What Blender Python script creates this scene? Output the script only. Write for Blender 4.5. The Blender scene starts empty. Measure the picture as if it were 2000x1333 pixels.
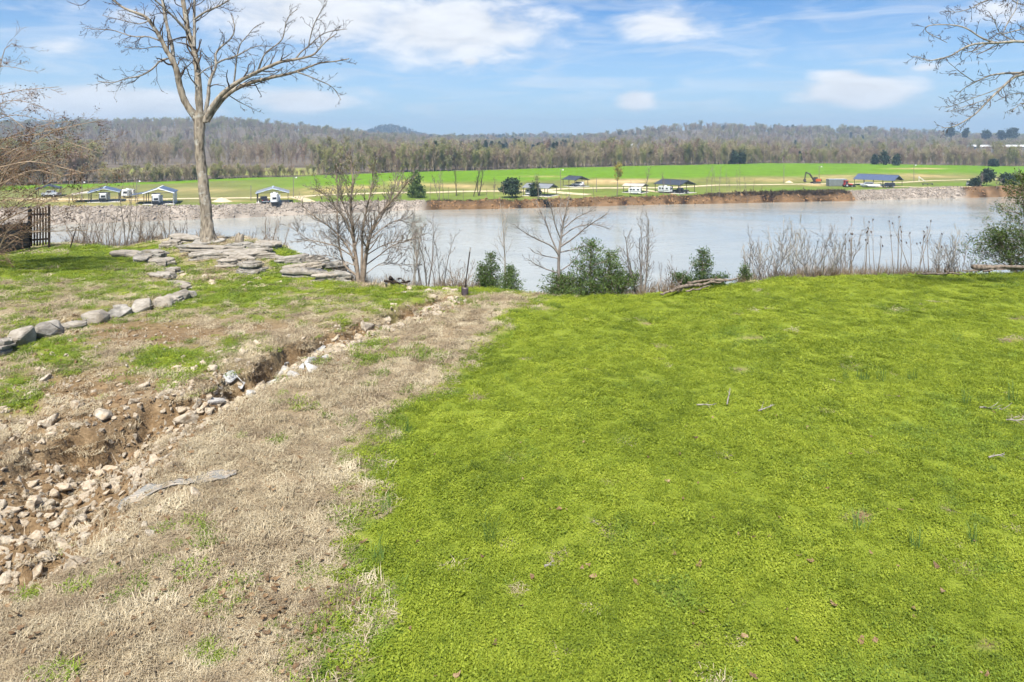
import bpy, bmesh, math, random
import numpy as np
from mathutils import Vector, Matrix

scene = bpy.context.scene
COL = scene.collection
R = math.radians

# ------------------------------------------------------------------ camera
PITCH = 0.0; CAMZ = 5.0; F = 1333.33; HY = 272.0          # a level camera with a dropped (shifted) lens: uprights stay upright
cam_d = bpy.data.cameras.new('camera'); cam = bpy.data.objects.new('camera', cam_d); COL.objects.link(cam)
cam_d.sensor_width = 36; cam_d.lens = 24; cam_d.clip_start = 0.1; cam_d.clip_end = 20000
cam_d.shift_y = -(666.5-HY)/2000; cam.location = (0, 0, CAMZ); cam.rotation_euler = (math.pi/2 - PITCH, 0, 0)
scene.camera = cam
SP, CP = math.sin(PITCH), math.cos(PITCH)

# ------------------------------------------------------------------ sky and sun
SUN_EL, SUN_AZ = R(56), R(192)          # azimuth clockwise from +Y: behind the camera, to its left
world = bpy.data.worlds.new('World'); scene.world = world; world.use_nodes = True
wn = world.node_tree; wn.nodes.clear()
def N(t, kind, **kw):
    n = t.nodes.new(kind)
    for k, v in kw.items(): setattr(n, k, v)
    return n
def setin(t, n, i, v):
    if isinstance(v, bpy.types.NodeSocket): t.links.new(v, n.inputs[i])
    elif v is not None: n.inputs[i].default_value = v
def M(t, op, a, b=None, c=None, clamp=False):
    n = N(t, 'ShaderNodeMath', operation=op, use_clamp=clamp)
    setin(t, n, 0, a); setin(t, n, 1, b); setin(t, n, 2, c)
    return n.outputs[0]
def MIX(t, f, a, b, mode='MIX'):
    n = N(t, 'ShaderNodeMix', data_type='RGBA', blend_type=mode)
    setin(t, n, 0, f); setin(t, n, 6, a); setin(t, n, 7, b)
    return n.outputs[2]
def NOISE(t, vec, scale, detail=4, rough=.55, dist=0.0):
    n = N(t, 'ShaderNodeTexNoise'); setin(t, n, 'Vector', vec)
    n.inputs['Scale'].default_value = scale; n.inputs['Detail'].default_value = detail
    n.inputs['Roughness'].default_value = rough; n.inputs['Distortion'].default_value = dist
    return n.outputs[0]
def RANGE(t, v, a, b, c=0.0, d=1.0, smooth=True):
    n = N(t, 'ShaderNodeMapRange', interpolation_type='SMOOTHSTEP' if smooth else 'LINEAR')
    setin(t, n, 0, v); n.inputs[1].default_value = a; n.inputs[2].default_value = b
    n.inputs[3].default_value = c; n.inputs[4].default_value = d
    return n.outputs[0]
def build_sky():
    t = wn
    sky = N(t, 'ShaderNodeTexSky', sky_type='NISHITA', sun_disc=False)
    sky.sun_elevation = SUN_EL; sky.sun_rotation = SUN_AZ
    sky.air_density = 1.0; sky.dust_density = 0.6; sky.ozone_density = 1.6; sky.altitude = 100
    tc = N(t, 'ShaderNodeTexCoord'); sep = N(t, 'ShaderNodeSeparateXYZ'); t.links.new(tc.outputs['Generated'], sep.inputs[0])
    x, y, z = sep.outputs
    az = M(t, 'ARCTAN2', x, y); el = M(t, 'ARCSINE', z)
    zz = M(t, 'ADD', M(t, 'MAXIMUM', z, 0.0), 0.16)
    pc = N(t, 'ShaderNodeCombineXYZ'); setin(t, pc, 0, M(t, 'DIVIDE', x, zz)); setin(t, pc, 1, M(t, 'DIVIDE', y, zz)); pc.inputs[2].default_value = 3.3
    p = pc.outputs[0]
    ac = N(t, 'ShaderNodeCombineXYZ'); setin(t, ac, 0, M(t, 'MULTIPLY', az, 7.0)); setin(t, ac, 1, M(t, 'MULTIPLY', el, 20.0))
    n1 = NOISE(t, ac.outputs[0], 1.6, 5, .58, .35)      # puffs
    ws = N(t, 'ShaderNodeMapping'); t.links.new(ac.outputs[0], ws.inputs[0]); ws.inputs['Rotation'].default_value = (0, 0, R(-16)); ws.inputs['Scale'].default_value = (.8, 1.6, 1)
    n2 = NOISE(t, ws.outputs[0], 1.3, 3, .6, .9)       # wisps
    # cloud banks: (azimuth deg, elevation deg, half width, half height, softness)
    clouds = [(210, 203, 200, 40, 1.25), (585, 197, 95, 24, 1.2), (880, 55, 215, 72, 1.05), (610, 30, 230, 66, 1.0), (120, 92, 110, 24, .55), (918, 118, 24, 15, .95), (1290, 50, 105, 36, .8), (1670, 180, 115, 32, 1.25), (1645, 155, 62, 20, 1.05), (1242, 197, 36, 22, 1.0), (1806, 132, 30, 9, .8), (1960, 20, 85, 28, .7), (300, 30, 160, 30, .55)]
    blobs = []
    for cx, cy, hw, hh, s in clouds:
        u, v = (cx-1000)/F, (HY-cy)/F; q = 1+u*u; blobs.append((math.degrees(math.atan(u)), math.degrees(math.atan(v/math.sqrt(q))), math.degrees(1.22*hw/F/q), math.degrees(1.18*hh/F/math.sqrt(q)), s*1.08))
    tot = None; ae = N(t, 'ShaderNodeCombineXYZ'); setin(t, ae, 0, az); setin(t, ae, 1, el)
    for (a, e, w, h, s) in blobs:
        q = N(t, 'ShaderNodeVectorMath', operation='MULTIPLY_ADD'); t.links.new(ae.outputs[0], q.inputs[0]); q.inputs[1].default_value = (1/R(w), 1/R(h), 0); q.inputs[2].default_value = (-a/w, -e/h, 0)
        ln = N(t, 'ShaderNodeVectorMath', operation='LENGTH'); t.links.new(q.outputs[0], ln.inputs[0])
        v = M(t, 'MULTIPLY_ADD', ln.outputs['Value'], -s, 1.25*s)
        tot = v if tot is None else M(t, 'MAXIMUM', tot, v)
    puff = RANGE(t, M(t, 'ADD', M(t, 'MULTIPLY', tot, .85), M(t, 'MULTIPLY', M(t, 'SUBTRACT', n1, .5), 1.5)), .06, .86)
    # the rest of the sky: fair-weather puffs and thin veils all round
    gen = RANGE(t, NOISE(t, p, .9, 2, .55, .0), .56, .75)
    genm = RANGE(t, el, R(15), R(24))
    veil = M(t, 'MULTIPLY', RANGE(t, n2, .38, .78), .46)
    c = M(t, 'MAXIMUM', puff, M(t, 'MULTIPLY', gen, M(t, 'MULTIPLY', genm, .8)))
    c = M(t, 'MAXIMUM', c, veil)
    low = RANGE(t, el, R(-2), R(12), .70, 0.0, smooth=False)   # milky air towards the horizon, all the way round
    base = MIX(t, low, MIX(t, 1.0, sky.outputs[0], (.38, .86, 1.36, 1), 'MULTIPLY'), (9.2, 10.8, 12.2, 1))
    shade = RANGE(t, n1, .25, .75, .80, 1.0)
    cc = N(t, 'ShaderNodeVectorMath', operation='SCALE'); cc.inputs[0].default_value = (11.2, 11.4, 11.7); setin(t, cc, 'Scale', shade)
    out = MIX(t, M(t, 'MULTIPLY', c, .93), base, cc.outputs[0])
    bg = N(t, 'ShaderNodeBackground'); t.links.new(out, bg.inputs[0]); bg.inputs[1].default_value = SKY
    wo = N(t, 'ShaderNodeOutputWorld'); t.links.new(bg.outputs[0], wo.inputs[0])
SKY = 0.05
build_sky()
sun_d = bpy.data.lights.new('sun', 'SUN'); sun_d.energy = 5.0; sun_d.angle = R(3.0); sun_d.color = (1.0, .95, .86)
sun = bpy.data.objects.new('sun', sun_d); COL.objects.link(sun); sun.location = (0, -20, 60)
sdir = Vector((math.sin(SUN_AZ)*math.cos(SUN_EL), math.cos(SUN_AZ)*math.cos(SUN_EL), math.sin(SUN_EL)))
sun.rotation_euler = (-sdir).to_track_quat('-Z', 'Y').to_euler()
scene.view_settings.view_transform = 'Standard'; scene.view_settings.look = 'None'
scene.view_settings.exposure = 0.98; scene.view_settings.gamma = 1.0
scene.view_settings.use_curve_mapping = False
scene.cycles.max_bounces = 4; scene.cycles.diffuse_bounces = 2; scene.cycles.glossy_bounces = 2
scene.cycles.transmission_bounces = 3; scene.cycles.transparent_max_bounces = 6; scene.cycles.volume_bounces = 0
scene.cycles.use_denoising = True; scene.cycles.use_adaptive_sampling = True; scene.cycles.adaptive_threshold = .04
scene.cycles.sample_clamp_indirect = 6

# ------------------------------------------------------------------ numbers: noise, pixels, meshes
rng = np.random.default_rng(7)
def _h(xi, yi, s):
    h = (xi.astype(np.int64)*374761393 + yi.astype(np.int64)*668265263 + s*2147483647) & 0xffffffff
    h = ((h ^ (h >> 13))*1274126177) & 0xffffffff
    return ((h ^ (h >> 16)) & 0xffff)/65535.0
def vn(x, y, s=0):
    xi = np.floor(x); yi = np.floor(y); fx = x-xi; fy = y-yi
    fx = fx*fx*(3-2*fx); fy = fy*fy*(3-2*fy)
    a = _h(xi, yi, s); b = _h(xi+1, yi, s); c = _h(xi, yi+1, s); d = _h(xi+1, yi+1, s)
    return (a*(1-fx)+b*fx)*(1-fy)+(c*(1-fx)+d*fx)*fy
def fbm(x, y, sc, oct=4, s=0):
    v = 0; a = .5; x = np.asarray(x, float)*sc; y = np.asarray(y, float)*sc
    for o in range(oct):
        v = v+a*(vn(x, y, s+o)-.5); x = x*2.03+17.1; y = y*2.03+5.7; a *= .5
    return v*2
def sstep(v, a, b):
    t = np.clip((v-a)/(b-a), 0, 1); return t*t*(3-2*t)
def ray(px, py):
    v = (HY-py)/F
    return np.array([(px-1000)/F, CP+v*SP, -SP+v*CP])
def on_plane(px, py, z=0.0):
    d = ray(px, py); t = (z-CAMZ)/d[2]; return np.array([d[0]*t, d[1]*t, z])
def at_y(px, py, Y):
    d = ray(px, py); t = Y/d[1]; return np.array([d[0]*t, Y, CAMZ+d[2]*t])
def pix(x, y, z):
    dz = z-CAMZ; dep = y*CP-dz*SP; up = y*SP+dz*CP
    dep = np.maximum(dep, .05)
    return 1000+F*x/dep, HY-F*up/dep
def ztop(y, py):
    d = ray(1000, py); return CAMZ+y*d[2]/d[1]
def lerp_table(tab, key, col): 
    a = np.array(tab, float); o = np.argsort(a[:, key]); return a[o, key], a[o, col]

def np_mesh(name, verts, faces, smooth=True):
    """faces: list of int arrays (M,k)"""
    me = bpy.data.meshes.new(name); verts = np.asarray(verts, np.float32)
    faces = [np.asarray(f, np.int32) for f in faces if len(f)]
    me.vertices.add(len(verts)); me.vertices.foreach_set('co', verts.ravel())
    nl = sum(f.size for f in faces); npoly = sum(len(f) for f in faces)
    me.loops.add(nl); me.polygons.add(npoly)
    me.loops.foreach_set('vertex_index', np.concatenate([f.ravel() for f in faces]))
    tot = np.concatenate([np.full(len(f), f.shape[1], np.int32) for f in faces])
    st = np.concatenate([[0], np.cumsum(tot)[:-1]]).astype(np.int32)
    me.polygons.foreach_set('loop_start', st); me.polygons.foreach_set('loop_total', tot)
    me.polygons.foreach_set('use_smooth', np.full(npoly, smooth))
    me.update(calc_edges=True); return me
def add_attr(me, name, kind, data):
    at = me.attributes.new(name, kind, 'POINT')
    data = np.asarray(data, np.int32 if kind == 'INT' else np.float32)
    at.data.foreach_set({'FLOAT': 'value', 'INT': 'value', 'FLOAT_VECTOR': 'vector', 'FLOAT_COLOR': 'color'}[kind], data.ravel())
def grid_faces(nx, ny):
    i = np.arange(nx-1)[None, :]+nx*np.arange(ny-1)[:, None]; i = i.ravel()
    return np.stack([i, i+1, i+nx+1, i+nx], 1)

# ------------------------------------------------------------------ objects
def tag(o, label=None, cat=None, group=None, kind=None):
    if label: o['label'] = label
    if cat: o['category'] = cat
    if group: o['group'] = group
    if kind: o['kind'] = kind
    return o
def obj(name, me, mat=None, parent=None, loc=None):
    if isinstance(me, bmesh.types.BMesh):
        b = me; me = bpy.data.meshes.new(name); b.to_mesh(me); b.free()
    o = bpy.data.objects.new(name, me); COL.objects.link(o)
    if mat is not None and not me.materials: me.materials.append(mat)
    if parent: o.parent = parent
    if loc is not None: o.location = [float(v) for v in loc]
    return o
def thing(name, label, cat, loc=(0, 0, 0), rotz=0, group=None):
    o = bpy.data.objects.new(name, None); COL.objects.link(o); o.empty_display_size = .2
    o.location = [float(v) for v in loc]; o.rotation_euler = (0, 0, rotz)
    return tag(o, label, cat, group)

# ------------------------------------------------------------------ materials
def mat(name, build):
    m = bpy.data.materials.new(name); m.use_nodes = True; t = m.node_tree; t.nodes.clear()
    out = N(t, 'ShaderNodeOutputMaterial'); s = build(t); t.links.new(s, out.inputs[0]); return m
def PBSDF(t, col, rough=.8, metal=0.0, spec=.3, bump=None, bstr=.5, bdist=.02):
    b = N(t, 'ShaderNodeBsdfPrincipled'); setin(t, b, 'Base Color', col); setin(t, b, 'Roughness', rough)
    b.inputs['Metallic'].default_value = metal; b.inputs['Specular IOR Level'].default_value = spec
    if bump is not None:
        bn = N(t, 'ShaderNodeBump'); bn.inputs['Strength'].default_value = bstr; bn.inputs['Distance'].default_value = bdist
        t.links.new(bump, bn.inputs['Height']); t.links.new(bn.outputs[0], b.inputs['Normal'])
    return b.outputs[0]
def RAMP(t, v, stops):
    r = N(t, 'ShaderNodeValToRGB'); setin(t, r, 0, v); cr = r.color_ramp
    while len(cr.elements) > 1: cr.elements.remove(cr.elements[-1])
    cr.elements[0].position = stops[0][0]; cr.elements[0].color = (*stops[0][1], 1)
    for p_, c_ in stops[1:]:
        e = cr.elements.new(p_); e.color = (*c_, 1)
    return r.outputs[0]
def pos(t): return N(t, 'ShaderNodeNewGeometry').outputs['Position']
def opos(t): return N(t, 'ShaderNodeTexCoord').outputs['Object']
def ATTR(t, n):
    a = N(t, 'ShaderNodeAttribute'); a.attribute_name = n; return a
def orand(t): return N(t, 'ShaderNodeObjectInfo').outputs['Random']
def plain(name, c, rough=.6, metal=0.0, var=.12, spec=.4, sc=3.0):
    def b(t):
        n = NOISE(t, opos(t), sc, 5, .6)
        return PBSDF(t, MIX(t, RANGE(t, n, .3, .7), (*[v*(1-var) for v in c], 1), (*[min(1, v*(1+var)) for v in c], 1)), rough, metal, spec)
    return mat(name, b)
def leafy(name, stops, scale=.8, trans=.35, rough=.6):
    """blades and leaves: colour by world-space patches and by clump, some light through them"""
    def b(t):
        n = NOISE(t, pos(t), scale, 5, .6)
        v = M(t, 'ADD', M(t, 'MULTIPLY', n, .75), M(t, 'MULTIPLY', M(t, 'SUBTRACT', orand(t), .5), .34))
        n3 = NOISE(t, pos(t), 75, 2, .6); v = M(t, 'ADD', v, M(t, 'MULTIPLY', M(t, 'SUBTRACT', n3, .5), .85))
        c = RAMP(t, v, stops)
        d = PBSDF(t, c, rough, 0, .25); tr = N(t, 'ShaderNodeBsdfTranslucent'); t.links.new(c, tr.inputs[0])
        mx = N(t, 'ShaderNodeMixShader'); mx.inputs[0].default_value = trans; t.links.new(d, mx.inputs[1]); t.links.new(tr.outputs[0], mx.inputs[2])
        return mx.outputs[0]
    return mat(name, b)
def barkm(name, dark, light, lichen=None, lich=.5, scale=9, bd=.03):
    def b(t):
        o = opos(t); mp = N(t, 'ShaderNodeMapping'); t.links.new(o, mp.inputs[0]); mp.inputs['Scale'].default_value = (1, 1, .35)
        v = N(t, 'ShaderNodeTexVoronoi'); t.links.new(mp.outputs[0], v.inputs['Vector']); v.inputs['Scale'].default_value = scale
        n = NOISE(t, mp.outputs[0], scale*1.7, 6, .65, .4)
        h = M(t, 'ADD', M(t, 'MULTIPLY', v.outputs[0], .6), M(t, 'MULTIPLY', n, .8))
        c = MIX(t, RANGE(t, h, .35, .95), (*dark, 1), (*light, 1))
        if lichen:
            ln = NOISE(t, o, 2.6, 6, .7, .3); c = MIX(t, RANGE(t, ln, lich, lich+.13), c, (*lichen, 1))
        return PBSDF(t, c, .9, 0, .15, h, .8, bd)
    return mat(name, b)
def stonem(name, a, b_, scale=3, dirt=None, strata=True):
    def b(t):
        o = opos(t)
        pp = N(t, 'ShaderNodeVectorMath', operation='ADD'); t.links.new(o, pp.inputs[0])
        cx = N(t, 'ShaderNodeCombineXYZ'); r_ = orand(t); setin(t, cx, 0, M(t, 'MULTIPLY', r_, 37.)); setin(t, cx, 2, M(t, 'MULTIPLY', r_, 11.)); t.links.new(cx.outputs[0], pp.inputs[1])
        n = NOISE(t, pp.outputs[0], scale, 8, .62, .2)
        mp = N(t, 'ShaderNodeMapping'); t.links.new(pp.outputs[0], mp.inputs[0]); mp.inputs['Scale'].default_value = (1, 1, 6 if strata else 1)
        n2 = NOISE(t, mp.outputs[0], scale*2.2, 6, .7)
        c = MIX(t, RANGE(t, M(t, 'ADD', M(t, 'MULTIPLY', n, .6), M(t, 'MULTIPLY', n2, .4)), .32, .68), (*a, 1), (*b_, 1))
        c = MIX(t, M(t, 'MULTIPLY', RANGE(t, r_, 0, 1), .35), c, (b_[0]*1.05, b_[1]*.92, b_[2]*.78, 1))
        if dirt: c = MIX(t, RANGE(t, NOISE(t, pp.outputs[0], scale*.8, 4, .6), .52, .72), c, (*dirt, 1))
        return PBSDF(t, c, .88, 0, .2, M(t, 'ADD', n, M(t, 'MULTIPLY', n2, .8)), .9, .03)
    return mat(name, b)

# ------------------------------------------------------------------ near bank: its edge, gully and height
EDGE_PX = [(-500, 474), (0, 474), (140, 473), (250, 478), (340, 470), (470, 470), (560, 488), (630, 512), (672, 546), (830, 552), (950, 554), (1040, 563), (1090, 568), (1240, 576), (1330, 567), (1500, 548), (1700, 542), (1800, 538), (2000, 533), (2500, 528)]
_e = np.array([on_plane(a, b)[:2] for a, b in EDGE_PX]); _e = _e[np.argsort(_e[:, 0])]
def Yedge(x): return np.interp(x, _e[:, 0], _e[:, 1])
GUL = [(-160, 1110, 1.7, .42), (-60, 1035, 1.65, .45), (60, 960, 1.5, .45), (170, 892, 1.3, .5), (250, 845, 1.0, .52), (330, 795, .8, .5), (420, 757, .7, .5), (500, 738, .68, .48), (600, 702, .75, .46), (660, 674, .66, .38), (720, 647, .66, .42), (790, 617, .66, .44), (850, 594, .6, .42), (888, 580, .3, .22)]
_gc = np.array([[*on_plane(a, b)[:2], w, d] for a, b, w, d in GUL])
def gully(x, y):
    """signed side distance / half width, depth"""
    best = np.full(np.shape(x), 1e9); s = np.zeros(np.shape(x)); dep = np.zeros(np.shape(x))
    for i in range(len(_gc)-1):
        a, b = _gc[i], _gc[i+1]; dx, dy = b[0]-a[0], b[1]-a[1]; L2 = dx*dx+dy*dy
        tt = np.clip(((x-a[0])*dx+(y-a[1])*dy)/L2, 0, 1)
        qx, qy = x-(a[0]+tt*dx), y-(a[1]+tt*dy); dd = np.hypot(qx, qy); w = a[2]+(b[2]-a[2])*tt
        side = np.sign(dx*qy-dy*qx)              # + = left of the way it runs uphill
        k = dd/w; m = k < best
        best = np.where(m, k, best); s = np.where(m, side*k, s); dep = np.where(m, a[3]+(b[3]-a[3])*tt, dep)
    return s, dep
WALL = [(-120, 735), (0, 690), (60, 668), (118, 645), (165, 637), (190, 627), (218, 621), (237, 611), (277, 608), (308, 604), (332, 595), (362, 582), (330, 545), (300, 525), (285, 512), (262, 500)]
_wl = np.array([on_plane(a, b)[:2] for a, b in WALL])
def wall_dist(x, y):
    best = np.full(np.shape(x), 1e9); s = np.zeros(np.shape(x))
    for i in range(len(_wl)-1):
        a, b = _wl[i], _wl[i+1]; dx, dy = b-a; L2 = dx*dx+dy*dy
        tt = np.clip(((x-a[0])*dx+(y-a[1])*dy)/L2, 0, 1); qx, qy = x-(a[0]+tt*dx), y-(a[1]+tt*dy); dd = np.hypot(qx, qy)
        m = dd < best; best = np.where(m, dd, best); s = np.where(m, np.sign(dx*qy-dy*qx)*dd, s)
    return s                                      # + = behind (left of) the stones
def gw(x, y): return (fbm(x, y, .45, 2, 20)*.9+fbm(x, y, 1.3, 3, 21)*.42+fbm(x, y, 4.5, 2, 22)*.16, fbm(x, y, .45, 2, 30)*.7+fbm(x, y, 1.3, 3, 31)*.42+fbm(x, y, 4.5, 2, 32)*.16)
def H(x, y):
    x = np.asarray(x, float); y = np.asarray(y, float)
    z = fbm(x, y, .12, 3, 11)*.16+fbm(x, y, .9, 3, 5)*.035
    gx, gd = gully(x+gw(x, y)[0], y+gw(x, y)[1])
    sh = sstep(fbm(x, y, .55, 2, 19), -.25, .2); left = (sh*sstep(gx, 1.0, .74)+(1-sh)*sstep(gx, 1.35, .15))*(gx >= 0); right = sstep(-gx, 1.05, .25)*(gx < 0)
    prof = np.where(gx >= 0, left, right)
    gd = gd*(.9+.5*sh); z = z-gd*1.05*prof+prof*fbm(x, y, 2.0, 4, 41)*.34
    px, py = pix(x, y, 0)
    rough = np.exp(-((px-110)/170)**2-((py-820)/75)**2)
    z = z+rough*(fbm(x, y, 1.1, 5, 51)*.46-.16)
    w = wall_dist(x, y); near = sstep(y, 31, 26)*sstep(px, 420, 300)
    z = z+near*(sstep(w, -.05, .25)*.22+np.clip(w, 0, 8)*.035)
    mound = np.exp(-((px-440)/120)**2-((py-488)/26)**2); z = z+mound*.35
    ed = y-Yedge(x)+fbm(x, y, .5, 3, 61)*.5
    z = z-sstep(ed, -.6, 1.6)*.55-np.clip(ed-.8, 0, 99)**1.15*1.05*sstep(ed, .6, 3)
    z = np.maximum(z, -19.5)
    return z
def GP(px, py):
    d = ray(px, py); z = 0.0
    for k in range(12):
        t = (z-CAMZ)/d[2]; z = .5*z+.5*HG(d[0]*t, d[1]*t)
    t = (z-CAMZ)/d[2]; return np.array([d[0]*t, d[1]*t, HG(d[0]*t, d[1]*t)])
def beyond(px, off):
    """a spot on the bank top at picture column px, off metres beyond the lawn's edge"""
    x, y, z = 0., 24., 0.
    for k in range(8):
        dep = y*CP-(z-CAMZ)*SP; x = (px-1000)/F*dep; y = float(Yedge(x))+off; z = HG(x, y)
    return np.array([x, y, z])
# what grows where (position on the bank, by patches)
GB_Y = [540, 575, 610, 650, 700, 760, 800, 850, 900, 960, 1030, 1080, 1130, 1200, 1260, 1333, 1500]
GB_X = [1060, 1050, 1000, 962, 905, 835, 775, 722, 695, 690, 650, 605, 690, 650, 600, 560, 520]
GREENS = [(150, 515, 190, 30, .9), (60, 540, 140, 25, .6), (250, 487, 120, 12, 1), (105, 695, 75, 32, 1.1), (345, 712, 95, 24, 1.1), (25, 765, 50, 30, .9), (590, 530, 90, 40, .75), (480, 555, 110, 22, .8), (560, 500, 80, 14, .8), (480, 680, 60, 14, .7),
          (880, 556, 110, 9, 1.0), (970, 560, 90, 12, 1.1), (640, 590, 230, 34, .42), (760, 570, 140, 24, .5), (150, 585, 280, 44, .55), (420, 600, 180, 26, .3), (120, 520, 230, 34, .5), (660, 640, 40, 8, .5), (35, 1150, 40, 14, .8), (400, 1265, 60, 20, .5), (130, 1310, 60, 18, .5), (30, 655, 50, 18, .8), (420, 1170, 60, 26, .35), (600, 1230, 70, 30, .4)]
DIRTS = [(270, 655, 175, 36, 1.1), (560, 640, 110, 16, .5), (200, 740, 160, 26, .6), (120, 800, 200, 65, .8), (60, 880, 150, 60, .7), (450, 610, 150, 26, .15), (860, 640, 110, 34, .35), (560, 655, 140, 18, .35), (905, 590, 40, 10, .7), (150, 960, 120, 60, .7), (690, 940, 22, 9, .9), (1680, 1002, 24, 9, .9), (40, 1060, 110, 55, .8), (1985, 664, 40, 6, .8), (700, 690, 80, 16, .4), (420, 820, 110, 22, .45)]
BARE = [(1680, 1002, 26, 10, 1.4), (690, 940, 26, 10, 1.3), (1985, 664, 45, 5, 1.0), (1010, 1130, 20, 9, .8), (1930, 1252, 22, 9, .9), (1360, 1248, 20, 8, .8), (1410, 1325, 22, 9, .8), (640, 1180, 30, 14, .9), (1850, 985, 14, 10, .7), (1480, 660, 30, 4, .5), (1265, 632, 14, 3, .8)]
def blobs(L, px, py):
    v = 0
    for cx, cy, rx, ry, s in L: v = v+s*np.exp(-(((px-cx)/rx)**2+((py-cy)/ry)**2)**1.3)
    return v
def masks(x, y):
    px, py = pix(x, y, 0)
    j = fbm(x, y, .8, 4, 71); j2 = fbm(x, y, 3.0, 3, 81)
    wdt = 40+50*sstep(py, 650, 1250)
    g = sstep(px-np.interp(py, GB_Y, GB_X)+j*(60+70*sstep(py, 800, 1300))+j2*45, -wdt, wdt*1.3)
    g = np.maximum(g, np.clip(blobs(GREENS, px, py)*(1+.9*j+.9*j2), 0, 1))
    gx, gd = gully(x+gw(x, y)[0], y+gw(x, y)[1])
    gu = sstep(np.abs(gx)+fbm(x, y, 2.2, 3, 83)*.35, 1.15, .75)*sstep(gd, .05, .2)
    d = np.clip(np.maximum(gu, blobs(DIRTS, px, py)*(1+.8*j+.5*j2)), 0, 1)
    g = g*(1-.45*sstep(fbm(x, y, 1.0, 3, 97), .38, .72))
    ba = np.clip(blobs(BARE, px, py)*(1+.8*j2), 0, 1)
    return g*(1-gu)*(1-ba), np.maximum(d, ba), gu
def axis(segs):
    out = []
    for a, b, s in segs: out.append(np.arange(a, b, s))
    return np.concatenate(out+[[segs[-1][1]]])
def make_ground():
    xs = axis([(-140, -48, 4), (-48, -16, .32), (-16, 3.5, .065), (3.5, 12, .14), (12, 30, .25), (30, 120, 3)])
    ys = axis([(-50, 0, 4), (0, 3.5, .4), (3.5, 12, .055), (12, 24, .09), (24, 38, .18), (38, 60, .8)])
    X, Y = np.meshgrid(xs, ys); x = X.ravel(); y = Y.ravel(); z = H(x, y)
    g, d, gu = masks(x, y)
    global _HG; _HG = (xs, ys, z.reshape(len(ys), len(xs)))
    me = np_mesh('ground', np.stack([x, y, z], 1), [grid_faces(len(xs), len(ys))])
    add_attr(me, 'green', 'FLOAT', g); add_attr(me, 'dirt', 'FLOAT', d)
    slope = sstep(y-Yedge(x), .0, 1.2); add_attr(me, 'slope', 'FLOAT', slope)
    def b(t):
        p = pos(t); n = NOISE(t, p, 1.3, 6, .65); nf = NOISE(t, p, 26, 5, .7); nm = NOISE(t, p, 7, 5, .7)
        dry = RAMP(t, M(t, 'ADD', M(t, 'MULTIPLY', nf, .6), M(t, 'MULTIPLY', n, .5)), [(.25, (.14, .10, .06)), (.5, (.28, .215, .135)), (.75, (.42, .34, .22))])
        soil = RAMP(t, M(t, 'ADD', M(t, 'MULTIPLY', nm, .6), M(t, 'MULTIPLY', nf, .4)), [(.3, (.085, .054, .03)), (.5, (.21, .14, .075)), (.7, (.37, .27, .16))])
        grn = RAMP(t, M(t, 'ADD', M(t, 'MULTIPLY', nf, .55), M(t, 'MULTIPLY', n, .45)), [(.3, (.09, .11, .02)), (.5, (.19, .24, .025)), (.72, (.30, .33, .05))])
        c = MIX(t, ATTR(t, 'dirt').outputs['Fac'], dry, soil); c = MIX(t, ATTR(t, 'green').outputs['Fac'], c, grn)
        c = MIX(t, ATTR(t, 'slope').outputs['Fac'], c, (.17, .12, .075, 1))
        return PBSDF(t, c, .95, 0, .1, M(t, 'ADD', nf, nm), .9, .05)
    o = obj('ground', me, mat('bank_ground', b)); tag(o, kind='structure')
make_ground()
def HG(x, y):
    """height of the ground mesh, looked up"""
    xs, ys, Z = _HG; i = min(max(int(np.searchsorted(xs, x))-1, 0), len(xs)-2); j = min(max(int(np.searchsorted(ys, y))-1, 0), len(ys)-2)
    u = (x-xs[i])/(xs[i+1]-xs[i]); v = (y-ys[j])/(ys[j+1]-ys[j])
    return float((Z[j, i]*(1-u)+Z[j, i+1]*u)*(1-v)+(Z[j+1, i]*(1-u)+Z[j+1, i+1]*u)*v)
# ------------------------------------------------------------------ far bank, fields and hills
WATER_Z = -17.0
SHORE_PX = [(-600, 462), (136, 438), (410, 428), (600, 420), (830, 410), (1000, 408), (1200, 402), (1400, 398), (1660, 393), (1830, 388), (1960, 385), (2600, 372)]
_s = np.array([on_plane(a, b, WATER_Z)[:2] for a, b in SHORE_PX]); _s = _s[np.argsort(_s[:, 0])]
def Yshore(x): return np.interp(x, _s[:, 0], _s[:, 1])
TOP_PX = [(-600, 420), (100, 405), (410, 402), (600, 396), (830, 394), (1000, 392), (1200, 386), (1400, 382), (1660, 374), (1830, 367), (2000, 362), (2600, 352)]
def _topz():
    out = []
    for a, b in TOP_PX:
        x = 0.; y = 220.
        for k in range(20):
            y = float(Yshore(x))+(5 if (a < 830 or 1650 < a < 1880) else 2.2); p = at_y(a, b, y); x = p[0]
        out.append((x, min(max(p[2], -15.2), -12.6)))
    o = np.array(out); return o[np.argsort(o[:, 0])]
_t = _topz()
def px_far(x, y): return pix(x, y, -13.5)[0]
FIELD_PX = [(-500, 385), (0, 366), (150, 362), (300, 358), (450, 350), (600, 345), (700, 340), (850, 336), (1000, 332), (1200, 326), (1500, 321), (1700, 320), (1850, 324), (2000, 326), (2500, 330)]
_f = np.array([on_plane(a, b, -13.0)[:2] for a, b in FIELD_PX]); _f = _f[np.argsort(_f[:, 0])]
def Yfield(x): return np.interp(x, _f[:, 0], _f[:, 1])
def riprap(x):
    p = px_far(x, Yshore(x)+3)
    return np.maximum(sstep(p, 842, 826), sstep(p, 1655, 1672)*sstep(p, 1885, 1865))
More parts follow.
